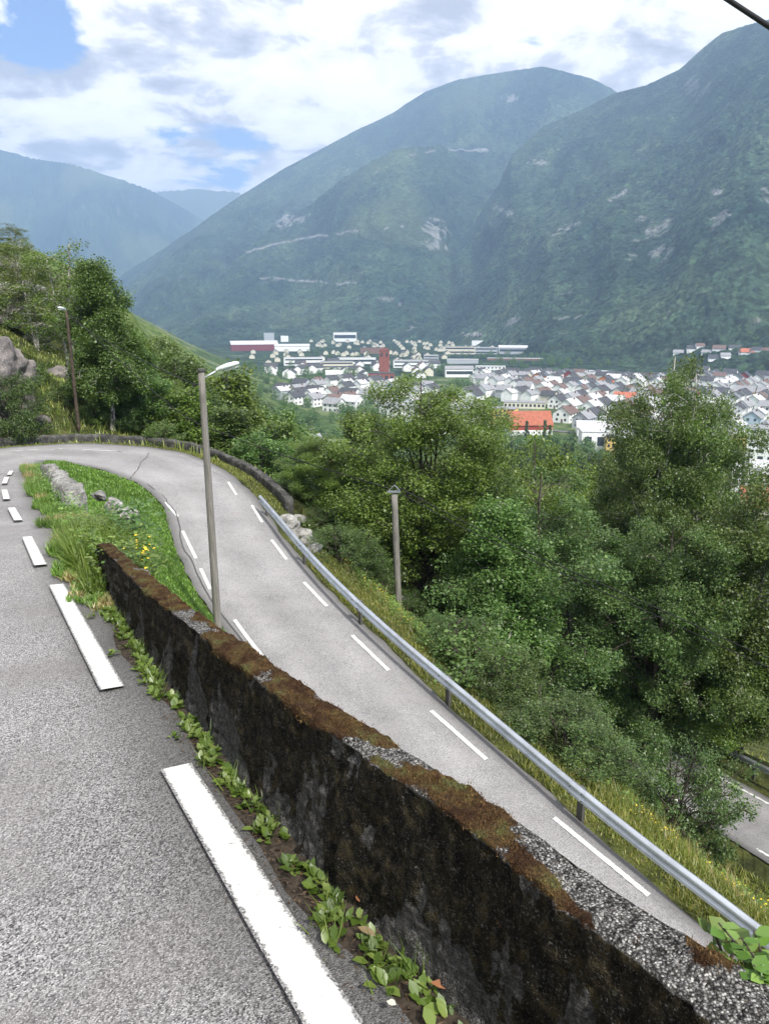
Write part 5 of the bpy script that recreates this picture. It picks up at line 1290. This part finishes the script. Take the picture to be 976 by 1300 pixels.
# barn
o, r_, (bw, bh, bd) = bigb('barn', 'long dark-red barn with a bright orange tiled roof and white base', 'barn', 648, 700, 553, 13, 15, 'red', 'gable', M['orangetile'], 0, 0, .28, 7.5)
mb = MB(); mb.box((0, 0, 1.0), (bw+.3, bd+.3, 4.6)); mb.build('plinth', WM['white'], r_)
mb = MB(); s_ = 1; Rm = Matrix.Rotation(math.pi/2, 4, 'Z')
gm = MB(); gm.prism([(-bd/2-.05, bh*.45), (bd/2+.05, bh*.45), (bd/2+.05, bh), (0, bh+7.4), (-bd/2-.05, bh)], -bw/2-.12, -bw/2+.3); gm.v = [(-p[1], p[0], p[2]) for p in gm.v]; gm.build('gable_boards', plain('orange_boards', (.62, .16, .05), .8), r_)
for pts in ([(-2.5, 0), (-1.2, 1.6), (.3, .9), (1.8, 2.4), (2.6, 1.0), (1.3, -.6), (-.6, -.2)], [(-3.2, -1.6), (-1.5, -1.0), (.6, -1.8), (2.0, -1.2), (.8, -2.8), (-1.8, -2.6)]):
    e = MB(); n0 = len(pts); e.add([(bw/2+.32+.0, a, bh+1.2+b) for a, b in pts]+[(bw/2+.42, a, bh+1.2+b) for a, b in pts], [tuple(range(n0))[::-1], tuple(range(n0, 2*n0))]+[(i, (i+1) % n0, n0+(i+1) % n0, n0+i) for i in range(n0)])
    e.build('gable_emblem', WM['white'], r_)
for k in range(8): mb = MB(); mb.box((-bw/2+bw*(k+.5)/8, -bd/2-.2, 1.8), (1.1, .1, 1.3)); mb.build('window', M['glass'], r_)
# church-like brick tower and its hall
o, r_, (w_, h_, d_) = bigb('brick_tower', 'tall square red-brick tower rising over the middle of the town', 'tower', 481.5, 494, 484, 36, 9, M['brick'], 'flat', 'dark')
for s in (-1, 1): mb = MB(); mb.box((s*w_*.25, -4.55, h_*.88), (w_*.2, .2, h_*.12)); mb.build('belfry_opening', M['glass'], r_)
mb = MB(); mb.box((0, 0, h_+1.6), (w_*.8, 7, 2.6)); mb.build('tower_top', M['brick'], r_)
bigb('brick_hall', 'low red-brick hall at the foot of the brick tower', 'hall', 468, 500, 487, 12, 16, M['brick'], 'flat', 'dark', 1, 5)
bigb('apartment_building', 'yellow apartment block with dark balconies just left of the orange-roofed barn', 'apartment block', 622, 652, 541, 21, 12, 'yellow', 'flat', 'grey', 4, 6, -.2)
bigb('apartment_building', 'long flat grey-roofed block behind the yellow apartments and the barn', 'apartment block', 640, 690, 519, 7, 14, 'cream', 'flat', 'grey', 1, 10)
bigb('white_building', 'white flat-roofed building with a tall dark window right of the barn', 'building', 738, 768, 574, 24, 16, 'white', 'flat', 'pale', 1, 2, .15)
bigb('white_building', 'wide pale building with grey roofs behind the tall dark window building', 'building', 735, 800, 556, 11, 22, 'white', 'gable', 'pale', 0, 0, .1, 3)
bigb('yellow_annex', 'narrow yellow block attached to the right of the white flat-roofed building', 'building', 769, 780, 577, 20, 9, 'yellow', 'flat', 'dark', 3, 2, .15)
bigb('apartment_building', 'yellow and grey block left of the white blocks at the right edge', 'apartment block', 930, 956, 572, 18, 10, 'yellow', 'flat', 'pale', 3, 4, -.1)
bigb('white_building', 'white block with dark stairwell glass at the right edge, behind the big white hall', 'building', 950, 990, 586, 36, 14, 'white', 'flat', 'grey', 5, 4)
bigb('white_hall', 'large plain white hall at the right edge above an orange roof', 'hall', 934, 1010, 630, 30, 22, 'white', 'flat', 'pale', 1, 9, -.1)
bigb('orange_roof_house', 'building with a bright orange roof in the gap at the right edge', 'house', 948, 1010, 655, 10, 14, 'cream', 'gable', M['orangetile'], 0, 0, .2, 6)
# foot of the hill, left of centre
bigb('workshop', 'building with a wide dark grey roof at the foot of the wooded hill', 'building', 372, 418, 616, 7, 22, 'grey', 'gable', 'grey', 0, 0, .35, 5.5, D=352)
bigb('white_hall', 'long low white hall behind the wide dark grey roof', 'hall', 374, 434, 596, 10, 9, 'white', 'flat', 'pale', 0, 0, .0, D=392)
bigb('white_building', 'white house with red trim below the wide dark grey roof', 'house', 419, 446, 640, 24, 9, 'white', 'gable', 'red', 2, 4, -.5, 2.4, D=322)
# far part of the valley
bigb('warehouse', 'long warehouse with a pale roof and wine-red wall at the far left of town', 'warehouse', 296, 352, 445.5, 7.5, 34, M['purple'], 'gable', 'pale', 0, 0, .12, 7)
bigb('white_hall', 'bright white hall beside the wine-red warehouse', 'hall', 350, 392, 446, 6, 26, 'white', 'gable', 'pale', 0, 0, 0, 4)
bigb('concrete_plant', 'pale grey silo building behind the wine-red warehouse', 'silo', 336, 348, 436, 12, 20, 'grey', 'flat', 'pale')
bigb('white_building', 'small white block between silo building and town', 'building', 357, 366, 434, 7, 14, 'white', 'flat', 'pale')
bigb('apartment_building', 'white block standing highest at the far foot of the mountain', 'apartment block', 424, 452, 427.5, 5, 12, 'white', 'flat', 'pale', 1, 8, 0, 0, None, band=True)
bigb('office_block', 'long white office block with a window band left of the brick tower', 'office block', 362, 410, 464, 9, 16, 'white', 'flat', 'pale', 2, 1, .05, band=True)
bigb('office_block', 'second long white block just right of the long office block', 'office block', 408, 448, 468, 8, 16, 'cream', 'flat', 'grey', 2, 1, .05, band=True)
bigb('office_block', 'white block behind the brick tower to its left', 'office block', 430, 476, 462, 7, 14, 'white', 'flat', 'pale', 1, 1, .02, band=True)
bigb('apartment_building', 'white apartment row just right of the brick tower', 'apartment block', 500, 545, 467, 9, 12, 'white', 'flat', 'grey', 2, 1, 0, band=True)
bigb('apartment_building', 'tall pale apartment block right of the tower, behind the trees', 'apartment block', 538, 556, 464, 12, 12, 'grey', 'flat', 'pale', 4, 1, 0, band=True)
bigb('brown_block', 'long dark brown block behind the brick tower', 'building', 458, 488, 449, 7, 14, 'brown', 'flat', 'dark')
bigb('apartment_building', 'pinkish-grey terraced row at the foot of the far mountain', 'apartment block', 565, 602, 450, 9, 12, 'cream', 'flat', 'grey', 2, 1, 0, band=True)
bigb('apartment_building', 'grey terraced row right of the pinkish one', 'apartment block', 602, 630, 450, 8, 12, 'grey', 'flat', 'pale', 2, 1, 0, band=True)
bigb('white_building', 'small white box building above the terraced rows', 'building', 599, 612, 440, 5, 10, 'white', 'flat', 'pale')
bigb('school', 'wide pale school building at the foot of the forested mountain', 'school', 634, 687, 450, 7, 24, 'grey', 'gable', 'pale', 1, 1, 0, 4, band=True)
bigb('station_roof', 'long thin dark platform roof with a white edge beyond the houses', 'building', 620, 686, 459, 2.2, 14, 'brown', 'flat', 'pale')
bigb('white_building', 'pale building with a curved-looking roof left of the thin platform roof', 'building', 568, 606, 462, 5, 16, 'grey', 'flat', 'pale')
bigb('station_roof', 'long dark shed behind the houses, nearer the tall birch', 'building', 770, 850, 478, 4, 12, 'brown', 'flat', 'dark')
bigb('station_roof', 'short dark shed with white roof left of the long dark shed', 'building', 716, 772, 475, 3.5, 12, 'grey', 'flat', 'pale')
bigb('white_building', 'large white building with grey roof at the head of the house rows', 'building', 566, 600, 479, 10, 18, 'white', 'gable', 'grey', 1, 1, .1, 3, band=True)
bigb('white_building', 'white three-storey building between house rows and platform roof', 'building', 604, 640, 476, 10, 14, 'white', 'flat', 'pale', 3, 8, 0)
bigb('supermarket', 'flat dark-roofed hall in the middle of the house rows', 'hall', 600, 640, 496, 4, 22, 'grey', 'flat', 'dark')
# hamlet on the shelf of the right mountain
g = np.random.default_rng(33); SH = []
for (x, y) in [(887, 444), (912, 447), (933, 447), (899, 452), (919, 459), (948, 450), (958, 459), (972, 452), (878, 452), (860, 455), (905, 460), (944, 458), (985, 450)]:
    D = 1000; 
    for _ in range(60):
        X, Y, Z = at_d(x, y, D); zl_ = land1(X, Y); D += (60 if zl_ < Z-1 else -20)*.5
        D = min(max(D, 850), 1600)
    SH.append((X, Y, zl_, D, x))
LB = []
def choose(g):
    wc = g.choice(['white', 'white', 'white', 'white', 'cream', 'grey', 'blue', 'yellow', 'red', 'orange'], p=[.25, .25, .2, .1, .08, .05, .03, .02, .01, .01]); rc = g.choice(['dark', 'grey', 'brown', 'red', 'pale'], p=[.34, .34, .15, .02, .15]); return str(wc), str(rc)
ROOFW = dict(dark='dark', grey='grey', brown='brown', red='reddish', pale='pale')
for i, (X, Y, Z, D, x) in enumerate(sorted(SH, key=lambda s: s[4])):
    wc, rc = ('white', ('grey', 'dark', 'brown')[i % 3]) if i != 9 else ('white', 'red')
    FP.append((X, Y, 9)); house((X, Y, Z+.6), g.uniform(-.5, .5)+1.2, 'abcd'[i % 4], wc, rc, 1, f'white house with {ROOFW[rc]} roof, {ordn(i)} from left in the hamlet on the right mountainside', 'houses of the hillside hamlet', 1.25)
# town houses: rows of a slightly turned grid
reg = {  # pixel polygons on the valley floor, spacing across, spacing along, turn
  'A': ([(600, 478), (1010, 478), (1010, 585), (900, 590), (800, 545), (715, 548), (700, 522), (655, 512), (600, 500)], 18.5, 23.5, -.62),
  'B': ([(430, 486), (480, 490), (600, 505), (620, 540), (560, 560), (500, 535), (385, 525), (345, 500)], 20, 25, -.6),
  'C': ([(330, 448), (560, 448), (560, 482), (330, 480)], 28, 36, .15),
  'D': ([(385, 429), (560, 431), (700, 443), (700, 452), (560, 447), (390, 441)], 34, 50, .0)}
cand = []
for key, (poly, sx, sy, rot) in reg.items():
    ca, sa = math.cos(rot), math.sin(rot)
    for i in range(-90, 90):
        for j in range(0, 150):
            u = i*sx+random.uniform(-1.6, 1.6)*sx/15; v = j*sy+random.uniform(-2, 2)*sy/20
            if key in 'AB' and j % 5 == 4: continue
            x = u*ca-v*sa; y = 250+u*sa+v*ca
            if y < 250: continue
            p = topix((x, y, FLOOR))
            if not inpoly(np.array([p[0]]), np.array([p[1]]), poly)[0] or not free(x, y, 6) or math.hypot(x, y) > 2250 or land1(x, y) > FLOOR+4: continue
            if key in 'CD' and random.random() < .42: continue
            if key in 'CD': x += random.uniform(-14, 14); y += random.uniform(-22, 22)
            if key == 'B' and random.random() < .3: continue
            if key == 'A' and random.random() < .07: continue
            cand.append((x, y, math.hypot(x, y), p[0], p[1], key, rot))
print('houses', len(cand))
cand.sort(key=lambda c: c[2]); far_h = cand[285:]; cand = cand[:285]
# rows of equal distance, ordinals across the photo
rows = {}
for c in cand: rows.setdefault(int((c[2]-300)/34), []).append(c)
rk = sorted(rows)
for ri, rkey in enumerate(rk):
    L = sorted(rows[rkey], key=lambda c: c[3])
    for i, (x, y, D, px_, py_, key, rot) in enumerate(L):
        g = np.random.default_rng(int(abs(x*31+y*7))); wc, rc = choose(g); rc = 'dark' if (c_far := D > 900) and rc in ('pale', 'grey') else rc; kind = str(g.choice(list('aabbc' if key in 'AB' else 'abd')))
        turn = rot+(math.pi/2 if g.random() < .25 else 0)+g.normal(0, .06)
        tier = 0 if D < 640 and px_ < 985 else 1 if D < 900 else 2
        zf_ = land1(x, y); pl = 'nearest' if ri == 0 else f'{ordn(ri)}'
        house((x, y, zf_), turn, kind, wc, rc, tier, f'{wc} house with {ROOFW[rc]} roof, {ordn(i)} from left in the {ordn(ri)} row of the town', 'houses of the town', 1.38)
        FP.append((x, y, 7))
if far_h:
    mb = MB(); mr = MB()
    for (x, y, D, a, b, key, rot) in far_h:
        Mx = Matrix.Translation((x, y, FLOOR)) @ Matrix.Rotation(rot, 4, 'Z'); gm = gable(9, 12, 5, 3); mb.add([Mx @ Vector(p) for p in gm.v], gm.f)
        rm_ = roofm(9, 12, 5, 3); base = len(mb.v); mr.add([Mx @ Vector(p) for p in rm_.v], rm_.f)
    nwf = len(mb.f); mb.add(mr.v, mr.f); me = mb.mesh('distant_houses', WM['cream']); me.materials.append(RM['dark'])
    for k in range(nwf, len(me.polygons)): me.polygons[k].material_index = 1
    tag(obj('distant_houses', me), 'tiny pale houses along the far end of the valley', 'houses', None, 'stuff')
# streets among the houses
SM = plain('street_asphalt', (.14, .14, .145), .9, var=.06)
sv = MB()
def street(p, q, w=6):
    a = Vector((*p, 0)); b = Vector((*q, 0)); d = (b-a).normalized(); n_ = Vector((-d.y, d.x, 0))*w/2; k = max(2, int((b-a).length/15)); ring = []
    for i in range(k+1):
        c = a.lerp(b, i/k)
        for s in (-1, 1): e = c+n_*s; ring.append((e.x, e.y, FLOOR+.75))
    sv.add(ring, [(2*i, 2*i+1, 2*i+3, 2*i+2) for i in range(k)])
rot = -.62; ca, sa = math.cos(rot), math.sin(rot)
for j in range(9, 45, 5):
    v = j*27+13; u0, u1 = -90, 300
    street((u0*ca-v*sa, 250+u0*sa+v*ca), (u1*ca-v*sa, 250+u1*sa+v*ca), 6)
so = sv.build('town_streets', SM); so['kind'] = 'structure'
# trees of the valley floor
CT = []; g = np.random.default_rng(77)
clusters = [(405, 487, 46, 9, 40), (440, 478, 50, 8, 24), (395, 505, 30, 12, 18), (460, 528, 60, 16, 70), (370, 560, 40, 22, 46), (420, 572, 40, 14, 40), (330, 500, 26, 16, 18), (590, 490, 30, 5, 16), (690, 458, 90, 6, 40), (560, 473, 22, 6, 14), (700, 578, 70, 14, 60), (640, 572, 40, 14, 40), (820, 590, 60, 10, 30), (740, 600, 60, 8, 26), (720, 465, 120, 6, 44), (480, 452, 160, 10, 40), (900, 478, 120, 7, 60), (630, 455, 60, 4, 20), (760, 530, 120, 24, 26), (860, 545, 90, 26, 20), (440, 512, 46, 8, 16), (360, 475, 60, 8, 22)]
for cx_, cy__, rx, ry, n_ in clusters:
    for _ in range(n_):
        px_ = cx_+g.normal(0, .5)*rx; py_ = cy__+g.normal(0, .5)*ry
        if py_ < 424: continue
        X, Y, Z = at_H(px_, py_, 75.); D = math.hypot(X, Y)
        if D > 2100 or not free(X, Y, 3): continue
        zf_ = land1(X, Y)
        if zf_ > -70 and D < 420: continue
        CT.append((X, Y, zf_, D, g.uniform(5, 9)*(1.25 if D > 900 else 1), px_, py_))
CT.sort(key=lambda c: c[3]); print('valley trees', len(CT))
indv = CT[:62]; restv = CT[62:]
rows = {}
for c in indv: rows.setdefault(int(math.log(c[3]/200)/.12), []).append(c)
for ri, rkey in enumerate(sorted(rows)):
    for i, (x, y, z, D, H, a, b) in enumerate(sorted(rows[rkey], key=lambda c: c[5])):
        put_tree('deciduous_tree', T['far'][int(abs(x)) % 4], (x, y, z-.2), H*1.15, H*.42, f'round tree among the houses, {ordn(i)} from left in the {ordn(ri)} tree row', 'tree', 'trees on the valley floor')
wood_mesh('valley_wood', [c[:5] for c in restv], T['far'], 'dark tree groups between the houses and along the far edge of the town', None, 520)
for i, (a, b, l) in enumerate([(668, 562, 'tall'), (690, 566, 'tallest'), (697, 566, 'slim'), (612, 598, 'slim'), (618, 602, 'dark'), (627, 600, 'tall'), (634, 596, 'slim'), (640, 590, 'short'), (648, 588, 'dark'), (703, 590, 'short'), (716, 590, 'dark'), (724, 592, 'slim')]):
    X, Y, Z = at_H(a, b, 75.); H = {'tall': 14, 'tallest': 16, 'slim': 13, 'dark': 12, 'short': 10}[l]
    put_tree('spruce_tree', T['spruce'], (X, Y, land1(X, Y)-.2), H, 1.9, f'{l} dark spruce, {ordn(i)} from left near the orange-roofed barn' if i < 0 else f'{l} narrow dark spruce, {ordn(sorted([668, 690, 697, 612, 618, 627, 634, 640, 648, 703, 716, 724]).index(a))} from left in front of the barn', 'tree', 'spruces by the barn')
# parked cars by the long white hall
def car(pos, rz, col, label):
    root = empty('parked_car', pos, rz); m_ = plain('car_paint_'+label[:6].strip(), col, .3, .2, .02)
    mb = MB(); mb.prism([(-2.1, .3), (2.1, .3), (2.15, .75), (1.3, .92), (.7, 1.42), (-1.3, 1.38), (-2.0, .95), (-2.15, .7)], -.85, .85); mb.build('body', m_, root)
    mb = MB(); mb.prism([(.62, .93), (.5, 1.36), (-1.2, 1.38), (-1.75, .96)], -.87, .87); mb.build('windows', M['glass'], root)
    for x in (-1.3, 1.3):
        for s in (-1, 1): mb = MB(); mb.tube([(x, s*.7, .32), (x, s*.89, .32)], .32, 12); mb.build('wheel', M['cable'], root)
    tag(root, label, 'car', 'cars parked by the white hall')
for i, (a, b, c_, l) in enumerate([(384, 594, (.6, .6, .6), 'silver parked car left of two others before the long white hall'), (392, 596, (.03, .03, .04), 'black parked car in the middle before the long white hall'), (400, 595, (.25, .02, .02), 'red parked car on the right before the long white hall')]):
    X, Y, Z = at_d(a, b, 384); car((X, Y, land1(X, Y)), .4, c_, l)
SUN_E, SUN_ANG, HAZE, HAZE_COL, EXPO = 3.1, 3.0, 1.7e-4, (.46, .66, 1.0), 1.16
CLOUD_SEED, CB, SKM = 3.1, .68, (.52, .62, .80)
GAPS = [(45, 50, .08, .30), (255, 196, .12, .19), (330, 200, .08, .17)]
# ================= camera, light, sky, air =================
cam = bpy.data.cameras.new('camera'); cam.sensor_fit = 'VERTICAL'; cam.sensor_height = 36; cam.sensor_width = 27; cam.lens = 26
cam.clip_start = .05; cam.clip_end = 30000
co = link(bpy.data.objects.new('camera', cam)); co.location = (0, 0, 0); co.rotation_euler = (R(75), 0, 0); scene.camera = co
SUN_EL, SUN_AZ = 50, 147
sd = bpy.data.lights.new('sun', 'SUN'); sd.energy = SUN_E; sd.angle = R(SUN_ANG); sd.color = (1, .965, .90)
so = link(bpy.data.objects.new('sun', sd))
dirv = Vector((math.sin(R(SUN_AZ))*math.cos(R(SUN_EL)), math.cos(R(SUN_AZ))*math.cos(R(SUN_EL)), math.sin(R(SUN_EL))))
so.rotation_euler = dirv.to_track_quat('Z', 'Y').to_euler()
w = bpy.data.worlds.new('World'); scene.world = w; w.use_nodes = True; t = w.node_tree; t.nodes.clear()
def N(ty, **k):
    x = t.nodes.new(ty)
    for a, b in k.items(): setattr(x, a, b)
    return x
def Lk(a, i, b, j): t.links.new(a.outputs[i], b.inputs[j])
sky = N('ShaderNodeTexSky', sky_type='NISHITA'); sky.sun_disc = False; sky.sun_elevation = R(SUN_EL); sky.sun_rotation = R(SUN_AZ)
sky.air_density = 1.0; sky.dust_density = .6; sky.altitude = 100
tc = N('ShaderNodeTexCoord'); sep = N('ShaderNodeSeparateXYZ'); Lk(tc, 'Generated', sep, 0)
def mth(op, a, ai, b=0, bi=0):
    x = N('ShaderNodeMath', operation=op)
    for s, src, i in ((0, a, ai), (1, b, bi)):
        if isinstance(src, (int, float)): x.inputs[s].default_value = src
        else: Lk(src, i, x, s)
    return x
den = mth('MAXIMUM', mth('ADD', sep, 2, .22), 0, .05)
cx = mth('DIVIDE', sep, 0, den, 0); cy = mth('DIVIDE', sep, 1, den, 0)
cmb = N('ShaderNodeCombineXYZ'); Lk(cx, 0, cmb, 0); Lk(cy, 0, cmb, 1); cmb.inputs[2].default_value = CLOUD_SEED
def noise(scale, det, rough, dist=0, off=None):
    x = N('ShaderNodeTexNoise'); x.inputs['Scale'].default_value = scale; x.inputs['Detail'].default_value = det
    x.inputs['Roughness'].default_value = rough; x.inputs['Distortion'].default_value = dist
    Lk(cmb, 0, x, 'Vector'); return x
def ramp(src, i, stops):
    x = N('ShaderNodeValToRGB'); e = x.color_ramp.elements
    while len(e) < len(stops): e.new(.5)
    for k, (p, c) in enumerate(stops):
        e[k].position = p; e[k].color = (*c, 1) if hasattr(c, '__len__') else (c, c, c, 1)
    Lk(src, i, x, 0); return x
n1 = noise(3.6, 9, .6, .2); n2 = noise(4.6, 10, .6, .25)
# blue openings: two gaps in the cloud cover, given as directions in the sky
def gap(px_, py_, rad_, amt):
    r_, f_, d_ = ray(px_, py_); v = Vector((r_, f_, -d_)).normalized()
    vm = N('ShaderNodeVectorMath', operation='DISTANCE'); Lk(tc, 'Generated', vm, 0); vm.inputs[1].default_value = v
    mr = N('ShaderNodeMapRange'); mr.inputs[1].default_value = 0; mr.inputs[2].default_value = rad_; mr.inputs[3].default_value = amt; mr.inputs[4].default_value = 0
    mr.interpolation_type = 'SMOOTHERSTEP'; Lk(vm, 'Value', mr, 0); return mr
cov = n1; ci = 0
for a in GAPS:
    cov = mth('SUBTRACT', cov, ci, gap(*a), 0); ci = 0
mask = ramp(cov, 0, [(.24, 0), (.33, 1)])
shade = ramp(n2, 0, [(.37, (4.6*CB, 4.4*CB, 4.5*CB)), (.45, (6.9*CB, 6.6*CB, 6.6*CB)), (.50, (10.2*CB, 9.6*CB, 9.4*CB)), (.60, (12.2*CB, 11.6*CB, 11.2*CB))])
mx = N('ShaderNodeMix', data_type='RGBA'); Lk(mask, 0, mx, 0); 
skb = N('ShaderNodeMix', data_type='RGBA', blend_type='MULTIPLY'); skb.inputs[0].default_value = 1; Lk(sky, 0, skb, 6); skb.inputs[7].default_value = (SKM[0], SKM[1], SKM[2], 1)
Lk(skb, 2, mx, 6); Lk(shade, 0, mx, 7)
bg = N('ShaderNodeBackground'); bg.inputs[1].default_value = .1; Lk(mx, 2, bg, 0); wo = N('ShaderNodeOutputWorld'); Lk(bg, 0, wo, 0)
# air
if HAZE > 0:
    hb = MB(); hb.box((0, 0, 700), (22600, 22600, 2*(700+86))); hm = bpy.data.materials.new('haze_air'); hm.use_nodes = True; ht = hm.node_tree; ht.nodes.clear()
    ho = ht.nodes.new('ShaderNodeOutputMaterial'); pv = ht.nodes.new('ShaderNodeVolumePrincipled'); pv.inputs['Density'].default_value = HAZE
    pv.inputs['Color'].default_value = (*HAZE_COL, 1); pv.inputs['Anisotropy'].default_value = .25
    ht.links.new(pv.outputs[0], ho.inputs['Volume'])
    h = hb.build('haze', hm); h['kind'] = 'stuff'
scene.render.engine = 'CYCLES'
cy_ = scene.cycles; cy_.use_denoising = True; cy_.max_bounces = 5; cy_.diffuse_bounces = 3; cy_.glossy_bounces = 2; cy_.transmission_bounces = 3; cy_.volume_bounces = 1; cy_.transparent_max_bounces = 4
cy_.use_adaptive_sampling = True; cy_.adaptive_threshold = .012; cy_.sample_clamp_indirect = 6
vs = scene.view_settings; vs.view_transform = 'Standard'; vs.look = 'None'; vs.gamma = 1; vs.exposure = EXPO; vs.use_curve_mapping = False
